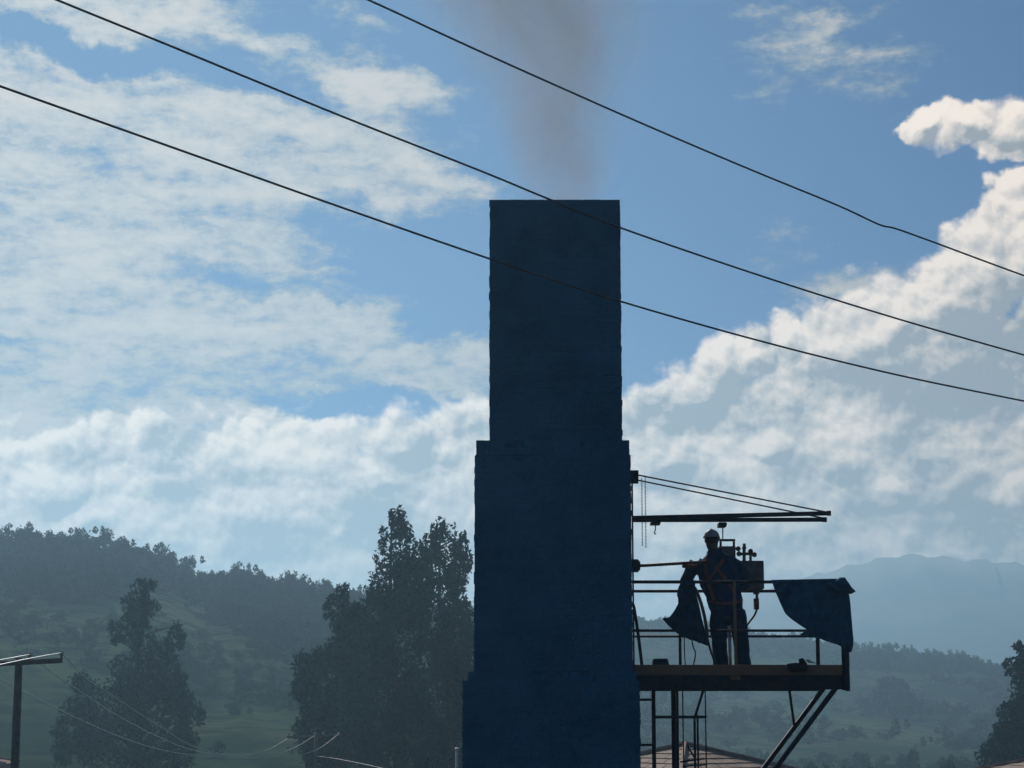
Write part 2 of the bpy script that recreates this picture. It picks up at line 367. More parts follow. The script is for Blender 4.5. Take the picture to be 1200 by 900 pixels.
M['far'] = mat('far_slope', (.22, .21, .19), .95, 0, .25, .02)
mt = np_mesh('mountain', np.array(mv), mq, M['far']); tag(mt, kind='structure')

# ------------------------------------------------------------------ vegetation
def leaves(blobs, size, rng, droop=.35, shell=.45):
    """Leaf quads spread through ellipsoid clumps: (centre, radii, count)."""
    C = []; 
    for c, r, n in blobs:
        d = rng.normal(size=(n, 3)); d /= np.linalg.norm(d, axis=1, keepdims=True)
        rr = shell + (1 - shell) * rng.random((n, 1)) ** .6; rr *= (.82 + .36 * rng.random((n, 1)))
        C.append(np.array(c) + d * rr * np.array(r))
    C = np.concatenate(C); n = len(C)
    a = rng.normal(size=(n, 3)); a[:, 2] -= droop * 2; a /= np.linalg.norm(a, axis=1, keepdims=True)
    b = np.cross(a, rng.normal(size=(n, 3))); b /= np.linalg.norm(b, axis=1, keepdims=True) + 1e-9
    s = size * (.6 + .8 * rng.random((n, 1))); w = s * .42
    v = np.stack([C - a * s * .5, C + b * w * .5, C + a * s * .5, C - b * w * .5], 1).reshape(-1, 3)
    return v, np.arange(4 * n).reshape(-1, 4)
def tree(name, label, cat, base, blobs, size, mleaf, seed, trunk_r=.3, group=None, droop=.35):
    rng = np.random.default_rng(seed); base = Vector(base)
    t = empty(name, base, label, cat, group)
    v, q = leaves(blobs, size, rng, droop); np_mesh('crown', v, q, mleaf, t)
    mb = MB(); top = max((Vector(b[0]) for b in blobs), key=lambda p: p.z)
    axis = catmull([base + Vector((0, 0, -.4)), base.lerp(top, .3) + Vector((.2, 0, 0)), base.lerp(top, .65) - Vector((.15, 0, 0)), top], 5)
    mb.tube(axis, [trunk_r * (1 - .85 * i / (len(axis) - 1)) for i in range(len(axis))], 8)
    for c, r, n in blobs:
        c = Vector(c); k = min(axis, key=lambda p: abs(p.z - (c.z - .35 * (c - Vector((p.x, p.y, c.z))).length - r[2] * .6)))
        if (c - k).length > .3: mb.tube(catmull([k, k.lerp(c, .5) + Vector((0, 0, .15 * (c - k).length * .3)), c], 3), [trunk_r * .25 * (1 - .8 * i / 6) for i in range(7)], 5)
    mb.build('trunk', M['bark'], t, smooth=True)
    return t
def px_blobs(lst, d, dens, rng, depth=.8):                          # clumps given by where they stand: x, y, half width, half height
    out = []
    for (x, y, rx, ry) in lst:
        k = d / F; c = at(x, y, d + rng.uniform(-.6, .6) * rx * k)
        out.append((tuple(c), (rx * k, rx * k * depth, ry * k), int(dens * rx * ry)))
    return out
def fill(lst, n, seed):                                            # break big clumps into many small ones so the outline is uneven
    r = random.Random(seed); out = []
    for (x, y, rx, ry) in lst:
        out.append((x, y, rx * .72, ry * .8))
        for _ in range(n):
            a = r.uniform(0, 2 * math.pi); q = r.uniform(.45, .98); s = r.uniform(.2, .42)
            out.append((x + rx * q * math.cos(a), y + ry * q * math.sin(a), max(5, rx * s), max(6, ry * s * 1.1)))
    return out
rg = np.random.default_rng(11)
def ground_at(px, d):
    X = (px - 600) / F * d * .987; return Vector((X, d, float(height(X, d))))
# tall twin-topped trees left of the chimney
E1 = fill([(470, 640, 22, 46), (455, 690, 34, 40), (490, 700, 26, 60), (440, 720, 26, 30), (470, 760, 46, 70), (440, 830, 60, 70), (490, 860, 50, 60)], 8, 1)
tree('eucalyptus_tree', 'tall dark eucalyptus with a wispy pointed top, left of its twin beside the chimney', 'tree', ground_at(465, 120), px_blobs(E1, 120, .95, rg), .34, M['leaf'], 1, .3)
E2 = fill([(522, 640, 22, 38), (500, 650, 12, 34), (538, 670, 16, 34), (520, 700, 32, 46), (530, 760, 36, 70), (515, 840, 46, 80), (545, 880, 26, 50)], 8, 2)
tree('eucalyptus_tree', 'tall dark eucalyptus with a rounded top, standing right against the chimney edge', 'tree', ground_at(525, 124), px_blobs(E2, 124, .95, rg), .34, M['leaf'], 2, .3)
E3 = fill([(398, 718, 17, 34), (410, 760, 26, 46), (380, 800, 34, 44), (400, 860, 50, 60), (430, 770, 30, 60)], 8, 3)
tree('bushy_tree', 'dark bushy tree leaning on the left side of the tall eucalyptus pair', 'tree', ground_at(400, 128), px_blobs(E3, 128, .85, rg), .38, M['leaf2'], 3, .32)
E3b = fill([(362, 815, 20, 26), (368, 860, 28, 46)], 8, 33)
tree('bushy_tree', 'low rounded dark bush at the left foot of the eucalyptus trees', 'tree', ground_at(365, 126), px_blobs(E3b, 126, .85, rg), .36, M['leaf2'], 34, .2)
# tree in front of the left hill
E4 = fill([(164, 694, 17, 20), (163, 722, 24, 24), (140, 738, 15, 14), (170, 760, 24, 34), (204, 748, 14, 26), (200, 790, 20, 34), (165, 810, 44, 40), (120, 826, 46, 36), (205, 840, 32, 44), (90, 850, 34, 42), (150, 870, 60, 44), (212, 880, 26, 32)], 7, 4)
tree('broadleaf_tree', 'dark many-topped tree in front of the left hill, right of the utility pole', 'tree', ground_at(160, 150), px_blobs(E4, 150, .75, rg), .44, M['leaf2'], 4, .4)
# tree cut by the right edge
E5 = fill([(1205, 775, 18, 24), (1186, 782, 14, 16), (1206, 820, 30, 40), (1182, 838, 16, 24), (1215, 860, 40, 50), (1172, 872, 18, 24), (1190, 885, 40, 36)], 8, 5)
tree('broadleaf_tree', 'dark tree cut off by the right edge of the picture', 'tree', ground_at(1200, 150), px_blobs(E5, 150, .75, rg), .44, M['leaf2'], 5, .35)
# dome-shaped tree on the right hill
def hill_spot(px, py, lo=185, hi=699):                             # where the line of sight meets the slope
    for d in np.arange(lo, hi, 1.0):
        p = at(px, py, d)
        if height(p.x, p.y) >= p.z: return p
    return at(px, py, hi)
q0 = hill_spot(1046, 838)
E6 = fill([(1046, 818, 34, 20), (1030, 826, 22, 14), (1064, 824, 20, 16), (1040, 806, 20, 12)], 8, 6)
tree('dome_tree', 'broad dome-shaped dark tree alone on the hazy right hillside', 'tree', ground_at(1046, q0.y), px_blobs(E6, q0.y - 6, .55, rg), 1.5, M['leaf2'], 6, .5)

def small_tree_mesh(seed, h, w, n, size, trunk=True):
    r = np.random.default_rng(seed); bl = []
    for k in range(6):
        zc = h * (.45 + .5 * k / 6); ww = w * (1 - .55 * abs(k / 5 - .4))
        bl.append(((r.normal() * w * .3, r.normal() * w * .3, zc), (ww * .5, ww * .5, h * .16), n // 6))
    v, q = leaves(bl, size, r, .2, .3); return v, q
variants = [small_tree_mesh(s, h, w, 150, sz) for s, h, w, sz in ((1, 4.2, 2.8, .85), (2, 3.2, 3.6, .9), (3, 5.2, 2.0, .8), (4, 2.6, 3.0, .85))]
def copies(name, kind_label, spots, rng, m):
    V = []; Q = []; off = 0
    for p, s in spots:
        v, q = variants[rng.integers(0, 4)]; a = rng.uniform(0, 6.28); c, s_ = math.cos(a), math.sin(a)
        vv = v * s; vv = np.stack([vv[:, 0] * c - vv[:, 1] * s_, vv[:, 0] * s_ + vv[:, 1] * c, vv[:, 2]], 1) + np.array(p)
        V.append(vv); Q.append(q + off); off += len(v)
    o = np_mesh(name, np.concatenate(V), np.concatenate(Q), m); tag(o, kind='stuff'); return o
rs = np.random.default_rng(21); spots = []
while len(spots) < 1900:                                           # dense wood on the upper left hill
    px = rs.uniform(-400, 560); D = float(ridge_d(px)); t = rs.uniform(.5, 1) ** .8
    lim = .74 - .10 * math.sin(px * .02) - (.12 if px > 250 else 0)
    if t < lim and rs.random() > .06: continue
    d = 165 + (D - 165) * t; X = (px - 600) / F * d; spots.append(((X, d, float(height(X, d)) - .3), rs.uniform(.45, .85)))
for _ in range(620):                                               # and along the top of the right hill
    px = rs.uniform(715, 1290); D = float(ridge_d(px)); d = 335 + (D - 335) * (1 - .20 * rs.random() ** 1.6); X = (px - 600) / F * d
    spots.append(((X, d, float(height(X, d)) - .5), rs.uniform(.6, 1.15)))
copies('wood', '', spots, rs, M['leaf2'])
spots = []
while len(spots) < 2600:                                           # scrub on the lower slopes and right hill
    px = rs.uniform(-400, 1500); D = float(ridge_d(px)); d = 175 + (D - 175) * rs.random()
    X = (px - 600) / F * d
    if math.sin(X * .05 + 1) + math.sin(d * .06 + X * .02) + rs.normal() * .5 < -.1: continue
    spots.append(((X, d, float(height(X, d)) - .4), rs.uniform(.25, .65) * (1 + .9 * (px > 700))))
copies('scrub', '', spots, rs, M['leaf3'])
# single trees along the two crests
protos = []
for k, (v, q) in enumerate(variants):
    mc_ = bpy.data.meshes.new('crown'); mc_.from_pydata([tuple(x) for x in v], [], [tuple(x) for x in q]); mc_.materials.append(M['leaf2'])
    mb = MB(); hh = float(v[:, 2].max()); mb.tube([(0, 0, -.4), (.05, 0, hh * .4), (0, .05, hh * .85)], [.16, .12, .04], 6); tm = bpy.data.meshes.new('trunk')
    tm.from_pydata(mb.v, [], mb.f); tm.materials.append(M['bark']); protos.append((mc_, tm))
def crest_tree(px, s, label, group, k=None, dd=0):
    D = float(ridge_d(px)) + dd; X = (px - 600) / F * D / .99
    t = empty('crest_tree', (X, D, float(height(X, D)) - .45), label, 'tree', group)
    t.rotation_euler = (0, 0, rs.uniform(0, 6.28)); t.scale = (s, s, s)
    for nm, me in zip(('crown', 'trunk'), protos[rs.integers(0, 4) if k is None else k]):
        o = bpy.data.objects.new(nm, me); COL.objects.link(o); o.parent = t
for px in np.arange(-20, 450, 6.5):
    crest_tree(px + rs.uniform(-3, 3), rs.uniform(.30, .58), 'small dark tree in the row along the crest of the left hill', 'trees along the crest of the left hill', dd=rs.uniform(-6, 3))
for px, w_ in ((16, 'near the left edge of the picture'), (128, 'at the rounded top above the many-topped tree'), (284, 'where the crest rises again after its dip'), (341, 'closest to the eucalyptus pair')):
    crest_tree(px, .72, 'taller tree standing up from the left crest ' + w_, 'taller trees on the left crest', 2)
for px in np.concatenate([np.arange(735, 800, 7), np.arange(880, 1210, 5.5)]):
    crest_tree(px + rs.uniform(-3, 3), rs.uniform(.4, .95), 'small hazy tree in the row along the crest of the right hill', 'trees along the crest of the right hill', dd=rs.uniform(-8, 3))

# ------------------------------------------------------------------ brick chimney
CH = empty('brick_chimney', (.5, 25.5, 0), 'tall square haze-blue brick chimney stepped in three tiers, smoking at the top', 'chimney')
def tier(name, xl, xr, yrow_top, yrow_ref, front, z0, hollow=False):
    a = at(xl, yrow_ref, front); b = at(xr, yrow_ref, front); x0, x1 = a.x, b.x; w = x1 - x0; z1 = at(600, yrow_top, front).z
    y0, y1 = front, front + w
    r = random.Random(len(name) * 7)
    mb = MB(); i = .005
    if hollow:
        th = .24
        mb.box((x0 + i, y0 + i, z0), (x1 - i, y0 + th, z1 - i)); mb.box((x0 + i, y1 - th, z0), (x1 - i, y1 - i, z1 - i))
        mb.box((x0 + i, y0 + th, z0), (x0 + th, y1 - th, z1 - i)); mb.box((x1 - th, y0 + th, z0), (x1 - i, y1 - th, z1 - i))
    else: mb.box((x0 + i, y0 + i, z0), (x1 - i, y1 - i, z1 - i))
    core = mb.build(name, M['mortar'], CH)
    bw = MB(); rows = int(round((z1 - z0) / .075)); rh = (z1 - z0) / rows
    for k in range(rows):
        zb = z0 + k * rh + .003; zt = z0 + (k + 1) * rh - .003
        if k == rows - 1: zt = z1
        nb = max(1, int(round(w / .235))); L = w / nb
        for f in range(4):
            off = (k + f) % 2 * .5
            for n in range(-1, nb + 1):
                p0 = (n + off) * L; p1 = p0 + L - .007; p0 = max(p0, .0); p1 = min(p1, w)
                if p1 - p0 < .03: continue
                if k == rows - 1 and not hollow and r.random() < .22: continue
                e = r.gauss(.003, .004); dp = .10
                e = max(min(e, .014), -.003)
                if f == 0: bw.box((x0 + p0, y0 - e, zb), (x0 + p1, y0 + dp, zt))
                if f == 1: bw.box((x1 - dp, y0 + p0 + .0015, zb + .0011), (x1 + e, y0 + p1 - .0015, zt - .0011))
                if f == 2: bw.box((x0 + p0, y1 - dp, zb), (x0 + p1, y1 + e, zt))
                if f == 3: bw.box((x0 - e, y0 + p0 + .0015, zb + .0011), (x0 + dp, y0 + p1 - .0015, zt - .0011))
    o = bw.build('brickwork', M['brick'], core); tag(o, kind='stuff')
    return x0, x1, y0, y1, z1
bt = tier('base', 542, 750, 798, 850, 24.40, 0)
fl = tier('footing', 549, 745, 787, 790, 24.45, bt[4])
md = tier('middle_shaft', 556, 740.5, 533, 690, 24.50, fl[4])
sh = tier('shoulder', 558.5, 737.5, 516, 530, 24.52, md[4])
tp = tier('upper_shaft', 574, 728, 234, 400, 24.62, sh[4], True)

# ------------------------------------------------------------------ steel platform on the chimney's right side
ND, FD = 24.70, 26.60                                              # near and far rail lines
PL = empty('work_platform', at(860, 800, 25.6), 'steel work platform with guard rails and orange toe boards braced against the chimney', 'platform')
def X_at(px, py, d): return at(px, py, d).x
def Z_at(py, d): return at(600, py, d).z
xl, xr = bt[1] + .005, X_at(991, 790, ND)
zdeck = Z_at(786, ND); zbot = Z_at(808, ND); ztoe = Z_at(779, ND); ztop = Z_at(682, ND); zmid = Z_at(739, ND)
xw = md[1] + .01                                                   # wall of the middle shaft
nplank = 7; pw = (FD - ND - .06) / nplank
for k in range(nplank):
    y0 = ND + .03 + k * pw
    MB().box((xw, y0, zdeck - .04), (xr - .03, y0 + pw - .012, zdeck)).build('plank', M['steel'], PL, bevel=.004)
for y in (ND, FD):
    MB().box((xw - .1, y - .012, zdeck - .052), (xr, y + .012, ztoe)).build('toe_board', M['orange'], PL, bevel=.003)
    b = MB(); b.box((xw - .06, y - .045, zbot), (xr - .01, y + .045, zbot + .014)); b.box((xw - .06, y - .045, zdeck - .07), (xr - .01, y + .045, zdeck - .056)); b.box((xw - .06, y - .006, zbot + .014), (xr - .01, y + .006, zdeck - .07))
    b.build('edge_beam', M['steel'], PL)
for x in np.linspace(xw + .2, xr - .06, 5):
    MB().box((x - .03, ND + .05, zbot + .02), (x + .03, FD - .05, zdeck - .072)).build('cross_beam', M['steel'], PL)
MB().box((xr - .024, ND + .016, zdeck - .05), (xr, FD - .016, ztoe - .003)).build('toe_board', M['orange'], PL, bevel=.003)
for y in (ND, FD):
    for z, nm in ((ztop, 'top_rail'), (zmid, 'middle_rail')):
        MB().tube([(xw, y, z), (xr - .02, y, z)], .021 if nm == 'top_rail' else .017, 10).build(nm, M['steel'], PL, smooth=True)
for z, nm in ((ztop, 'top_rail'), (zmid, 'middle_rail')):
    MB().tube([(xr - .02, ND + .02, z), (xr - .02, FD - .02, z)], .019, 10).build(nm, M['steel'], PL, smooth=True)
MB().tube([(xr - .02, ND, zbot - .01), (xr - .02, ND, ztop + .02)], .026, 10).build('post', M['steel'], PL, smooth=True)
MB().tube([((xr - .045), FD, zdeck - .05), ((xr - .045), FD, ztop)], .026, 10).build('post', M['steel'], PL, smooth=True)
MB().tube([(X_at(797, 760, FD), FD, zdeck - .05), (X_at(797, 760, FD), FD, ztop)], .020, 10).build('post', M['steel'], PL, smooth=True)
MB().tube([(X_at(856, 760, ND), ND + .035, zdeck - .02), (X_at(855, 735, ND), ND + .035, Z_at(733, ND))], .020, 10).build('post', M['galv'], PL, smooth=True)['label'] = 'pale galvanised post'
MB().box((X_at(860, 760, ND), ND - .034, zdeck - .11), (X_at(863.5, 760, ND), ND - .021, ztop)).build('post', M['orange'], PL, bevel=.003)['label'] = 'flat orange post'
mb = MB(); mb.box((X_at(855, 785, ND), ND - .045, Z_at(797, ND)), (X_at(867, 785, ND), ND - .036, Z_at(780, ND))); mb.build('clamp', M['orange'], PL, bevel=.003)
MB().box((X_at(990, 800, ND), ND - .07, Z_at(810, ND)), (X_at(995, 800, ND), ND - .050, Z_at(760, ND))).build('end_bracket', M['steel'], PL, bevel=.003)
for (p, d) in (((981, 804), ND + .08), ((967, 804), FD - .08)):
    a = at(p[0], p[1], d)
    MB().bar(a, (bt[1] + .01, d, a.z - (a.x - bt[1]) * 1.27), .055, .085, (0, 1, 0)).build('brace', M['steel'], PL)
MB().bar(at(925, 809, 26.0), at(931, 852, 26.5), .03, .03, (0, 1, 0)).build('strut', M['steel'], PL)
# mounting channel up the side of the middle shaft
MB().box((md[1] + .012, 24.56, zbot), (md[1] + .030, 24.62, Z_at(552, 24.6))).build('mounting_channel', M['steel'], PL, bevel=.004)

# caged ladder below the platform
LD = empty('caged_ladder', (X_at(790, 900, 25.2), 25.2, 0), 'dark steel caged ladder hanging under the platform beside the chimney', 'ladder')
zl = 1.0
for px, d, r in ((766, 25.0, .025), (789.5, 25.1, .030)):
    MB().tube([(X_at(px, 840, d), d, zl), (X_at(px, 840, d), d, zbot + .1)], r, 8).build('rail', M['steel'], LD, smooth=True)
MB().tube([(X_at(793, 840, 25.5), 25.5, zl), (X_at(794, 840, 25.5), 25.5, zbot + .1)], .016, 8).build('rail', M['steel'], LD, smooth=True)
for py in (820, 873, 926, 979):
    MB().tube([at(748, py, 25.0), at(766, py, 25.0)], .015, 8).build('standoff', M['steel'], LD, smooth=True)
for py in (840, 935):
    mb = MB(); mb.bar(at(766, py, 25.02), at(828, py, 25.02), .008, .030); mb.bar(at(766, py + .6, 25.6), at(826, py + .6, 25.6), .008, .03)
    mb.bar(at(827, py, 25.0), at(826, py + .6, 25.62), .03, .02); mb.build('hoop', M['steel'], LD)
for px, d, r in ((800.5, 25.6, .009), (814, 25.05, .017), (817.5, 25.5, .014), (827, 25.05, .009)):
    zt = zbot + .1 if px not in (814, 817.5) else Z_at(838, d)
    MB().tube([(X_at(px, 850, d), d, zl), (X_at(px, 850, d), d, zt)], r, 6).build('cage_bar', M['steel'], LD, smooth=True)
MB().bar(at(814, 842, 25.05), at(825, 806, 25.05), .03, .035, (0, 1, 0)).build('cage_bar', M['steel'], LD)
MB().tube(catmull([at(739, 706, 25.0), at(742, 709, 25.0), at(744, 718, 25.0), at(748, 745, 25.0), at(753, 786, 25.0)], 5), .020, 8).build('grab_rail', M['steel'], LD, smooth=True)
mb = MB()
for a, b in (((797, 893), (826, 889)), ((800, 898), (828, 896)), ((805, 873), (814, 888))): mb.bar(at(*a, 25.3), at(*b, 25.3), .02, .025, (0, 1, 0))
mb.build('cross_brace', M['steel'], LD)

# twin hoist beams with tie rods
HB = empty('hoist_beam_pair', at(745, 608, 25.4), 'two slim steel beams jutting from the chimney above the worker, held by tie rods', 'hoist beam')
for a, b, dl, dr in (((741, 607), (971, 601.5), 25.2, 24.9), ((741, 609.5), (966, 609), 25.6, 25.56)):
    A_, B_ = at(*a, dl), at(*b, dr); zt = A_.z; B_.z = zt + (B_.z - zt)
    bm = MB().bar(A_, B_, .05, .052).build('beam', M['steel'], HB, bevel=.004)
    MB().bar(B_ - (B_ - A_).normalized() * .02, B_ + (B_ - A_).normalized() * .03, .06, .06).build('end_cap', M['steel'], bm)
for a, b, d0, d1 in (((744, 556), (968, 600), 25.2, 24.92), ((744, 562), (964, 607), 25.6, 25.56)):
    MB().tube([at(*a, d0), at(*b, d1)], .0105, 6).build('tie_rod', M['steel'], HB, smooth=True)
for py, d in ((556, 25.2), (562, 25.6)):
    c = at(743.5, py, d); MB().box((md[1] + .004, d - .04, c.z - .05), (c.x + .05, d + .04, c.z + .05)).build('anchor_plate', M['steel'], HB, bevel=.004)
c = at(768, 612, 25.4); MB().box((c.x - .06, 25.30, c.z - .03), (c.x + .06, 25.55, c.z + .0)).build('clamp', M['steel'], HB)
MB().tube(catmull([at(768, 613, 25.42), at(768, 620, 25.42), at(767, 625, 25.42), at(769, 626, 25.42)], 4), .008, 6).build('hook', M['steel'], HB, smooth=True)
# hanging chains
for k, (px, y0, y1, d, lb) in enumerate(((752, 560, 640, 25.6, 'left one of two thin chains hanging beside the chimney from the tie rods'), (756, 557, 642, 25.3, 'right one of two thin chains hanging beside the chimney, slightly longer'))):
    mb = MB(); a, b = at(px, y0, d), at(px, y1, d); n = 44
    for i in range(n):
        z = a.z + (b.z - a.z) * i / n; h = (a.z - b.z) / n * .72; ax = Vector((.006, 0, 0)) if i % 2 else Vector((0, .006, 0))
        mb.tube([Vector((a.x, d, z)) + ax, Vector((a.x, d, z - h)) + ax, Vector((a.x, d, z - h)) - ax, Vector((a.x, d, z)) - ax, Vector((a.x, d, z)) + ax], .0035, 4)
    o = mb.build('chain', M['steel']); tag(o, lb, 'chain', 'chains hanging beside the chimney')

# sampling probe into the chimney wall
PR = empty('sampling_probe', at(746, 662, 25.6), 'reddish probe pipe bolted to a flange on the chimney, reaching behind the worker', 'probe')
c = at(746, 663, 25.6)
mb = MB(); mb.tube([(md[1] + .003, 25.6, c.z), (c.x + .02, 25.6, c.z)], .085, 14); mb.tube([(c.x + .021, 25.6, c.z), (c.x + .045, 25.6, c.z)], .055, 12); mb.build('flange', M['steel'], PR)
mb = MB()
for k in range(6):
    q = k * math.pi / 3; mb.tube([(c.x - .05, 25.6 + .066 * math.cos(q), c.z + .066 * math.sin(q)), (c.x + .035, 25.6 + .066 * math.cos(q), c.z + .066 * math.sin(q))], .011, 6)
mb.build('bolt', M['steel'], PR)
MB().tube([(c.x + .046, 25.6, c.z), at(810, 659.5, 25.75), at(850, 657, 26.1)], .020, 8).build('pipe', M['probe'], PR, smooth=True)
MB().tube([at(800, 663.5, 25.74), at(816, 663.5, 25.80)], .024, 8).build('collar', M['probe'], PR, smooth=True)

# gas sampling case hung from the beams
BX = empty('sampling_case', at(868, 672, 26.4), 'boxy grey-brown gas sampling case with valves, hung from the beams behind the worker', 'instrument')
def pbox(name, x0, y0, x1, y1, d0, d1, m, parent=None, bev=.006):
    a, b = at(x0, y1, d0), at(x1, y0, d0); return MB().box((a.x, d0, a.z), (b.x, d1, b.z)).build(name, m, parent, bevel=bev)
cs = pbox('case', 866, 657, 895, 690, 26.30, 26.56, M['box'], BX)
mb = MB()
for i in range(3):
    a, b = at(869 + i * 8.5, 688, 26.294), at(875 + i * 8.5, 660, 26.294); mb.box((a.x, 26.294, a.z), (b.x, 26.302, b.z))
mb.build('ribs', M['box'], cs)
pbox('upper_case', 843, 640, 862, 672, 26.34, 26.60, M['box'], BX)
mb = MB(); mb.bar(at(843, 633, 26.45), at(861.5, 633, 26.45), .035, .03)
for px in (844.5, 860): mb.bar(at(px, 634.6, 26.45), at(px, 641, 26.45), .03, .025, (0, 1, 0))
mb.build('handle', M['steel'], BX)
mb = MB(); mb.tube([at(872, 657.5, 26.42), at(872, 637, 26.42)], .022, 8); mb.tube([at(864, 649, 26.42), at(884, 649, 26.42)], .02, 8); mb.tube([at(879.5, 657.5, 26.42), at(879.5, 644, 26.42)], .018, 8)
mb.tube([at(869.5, 642, 26.42), at(874.5, 642, 26.42)], .016, 8); mb.build('valve', M['brass'], BX, smooth=True)
for px, py in ((866, 649), (884, 650), (879.5, 646), (865, 643)):
    mb = MB(); mb.ball(at(px, py, 26.42), (.035, .02, .035)); mb.build('valve_knob', M['brass'], BX, smooth=True)
pbox('foot', 884, 690.5, 890, 696, 26.36, 26.50, M['box'], BX)
hx = pbox('trolley', 842.5, 612, 851.5, 617, 25.28, 25.5, M['steel'], BX)
mb = MB()
for px in (844, 850):
    a = at(px, 614, 25.27); mb.tube([(a.x, 25.262, a.z), (a.x, 25.279, a.z)], .022, 10)
mb.build('wheel', M['steel'], hx)
MB().tube([at(847, 617, 25.4), at(847, 634, 26.42)], .008, 6).build('hanging_rod', M['steel'], BX, smooth=True)
gp = pbox('grip', 884, 701, 889.5, 714, 26.36, 26.44, M['probe'], BX)
MB().tube([at(887, 695.5, 26.4), at(887, 702, 26.4)], .018, 8).build('strap', M['steel'], BX)
MB().tube(catmull([at(887, 714, 26.4), at(884, 721, 26.38), at(878, 729, 26.3), at(872, 737, 26.2), at(868, 742, 26.1)], 5), .014, 8).build('hose', M['rubber'], BX, smooth=True)
# ------------------------------------------------------------------ worker
WD = 26.0
feet_z = zdeck
def skin_mesh(name, nodes, edges, m, parent, sub=2, smooth_it=0):
    """nodes: name -> (point, radius x, radius y); grown with a Skin modifier and baked."""
    off = wloc(parent) if parent else Vector((0, 0, 0)); keys = list(nodes)
    me = bpy.data.meshes.new(name); me.from_pydata([tuple(Vector(nodes[k][0]) - off) for k in keys], [(keys.index(a), keys.index(b)) for a, b in edges], [])
    o = bpy.data.objects.new(name, me); COL.objects.link(o)
    md_ = o.modifiers.new('skin', 'SKIN'); md_.use_smooth_shade = True; md_.branch_smoothing = .4
    for i, k in enumerate(keys):
        sv = me.skin_vertices[0].data[i]; sv.radius = (nodes[k][1], nodes[k][2]); sv.use_root = (i == 0)
    s_ = o.modifiers.new('sub', 'SUBSURF'); s_.levels = sub; s_.render_levels = sub
    bpy.context.view_layer.update(); dg = bpy.context.evaluated_depsgraph_get()
    nm = bpy.data.meshes.new_from_object(o.evaluated_get(dg)); o.modifiers.clear(); o.data = nm; nm.name = name
    nm.materials.clear(); nm.materials.append(m); nm.polygons.foreach_set('use_smooth', [True] * len(nm.polygons))
    if parent: o.parent = parent
    return o
def chain(*k): return list(zip(k[:-1], k[1:]))
P_ = lambda x, y, d=0: at(x, y, WD + d)
pel = P_(851, 706); gz = at(600, 788, WD).z
J = {'pel': (pel, .12, .09), 'waist': (P_(848, 694), .11, .08), 'chest': (P_(843, 672), .14, .10), 'neck0': (P_(839, 652, .02), .07, .07), 'neck1': (P_(836, 646, .03), .058, .058),
     'head0': (P_(834.5, 640, .04), .075, .085), 'head1': (P_(834, 632, .05), .082, .095), 'head2': (P_(834, 627, .05), .060, .075),
     'shL': (P_(818, 660, .01), .055, .055), 'elL': (P_(800, 682, .06), .045, .045), 'wrL': (P_(804, 691, .30), .030, .026), 'pmL': (P_(805, 693, .42), .040, .018),
     'shR': (P_(862, 662, .01), .055, .055), 'elR': (P_(872, 688, .06), .045, .045), 'wrR': (P_(873, 681, .27), .030, .026), 'pmR': (P_(872, 678, .36), .040, .018),
     'hpL': (P_(845, 714), .08, .08), 'knL': (P_(844, 748, -.02), .055, .06), 'anL': (P_(846, 779), .042, .048), 'toL': (P_(845, 786, .16), .045, .03),
     'hpR': (P_(861, 714), .08, .08), 'knR': (P_(866, 748, -.02), .055, .06), 'anR': (P_(869, 779), .042, .048), 'toR': (P_(871, 786, .16), .045, .03)}
E_ = chain('pel', 'waist', 'chest', 'neck0', 'neck1', 'head0', 'head1', 'head2') + chain('chest', 'shL', 'elL', 'wrL', 'pmL') + chain('chest', 'shR', 'elR', 'wrR', 'pmR') + chain('pel', 'hpL', 'knL', 'anL', 'toL') + chain('pel', 'hpR', 'knR', 'anR', 'toR')
for s_, sg in (('L', 1), ('R', -1)):                               # five fingers on each hand
    base = Vector(J['pm' + s_][0]); fw = (base - Vector(J['wr' + s_][0])).normalized(); sx = Vector((1, 0, 0)); dn = Vector((0, 0, -1))
    for i, (o_, ln) in enumerate(((-.030, .070), (-.010, .080), (.011, .076), (.030, .060))):
        a = base + sx * o_ + fw * .03; b = a + fw * ln * .5 + dn * .008; c_ = b + fw * ln * .22 + dn * ln * .4
        for n_, q, r_ in (('a', a, .011), ('b', b, .0095), ('c', c_, .008)): J[f'f{s_}{i}{n_}'] = (q, r_, r_)
        E_ += chain('pm' + s_, f'f{s_}{i}a', f'f{s_}{i}b', f'f{s_}{i}c')
    a = base - fw * .03 + sx * sg * .035; b = a + sx * sg * .03 + fw * .025 + dn * .01; c_ = b + fw * .03 + dn * .015
    for n_, q, r_ in (('a', a, .013), ('b', b, .011), ('c', c_, .009)): J[f't{s_}{n_}'] = (q, r_, r_)
    E_ += chain('pm' + s_, f't{s_}a', f't{s_}b', f't{s_}c')
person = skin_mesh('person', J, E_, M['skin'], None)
tag(person, 'worker in white helmet, dark jacket and orange harness, standing with back turned on the platform', 'person')
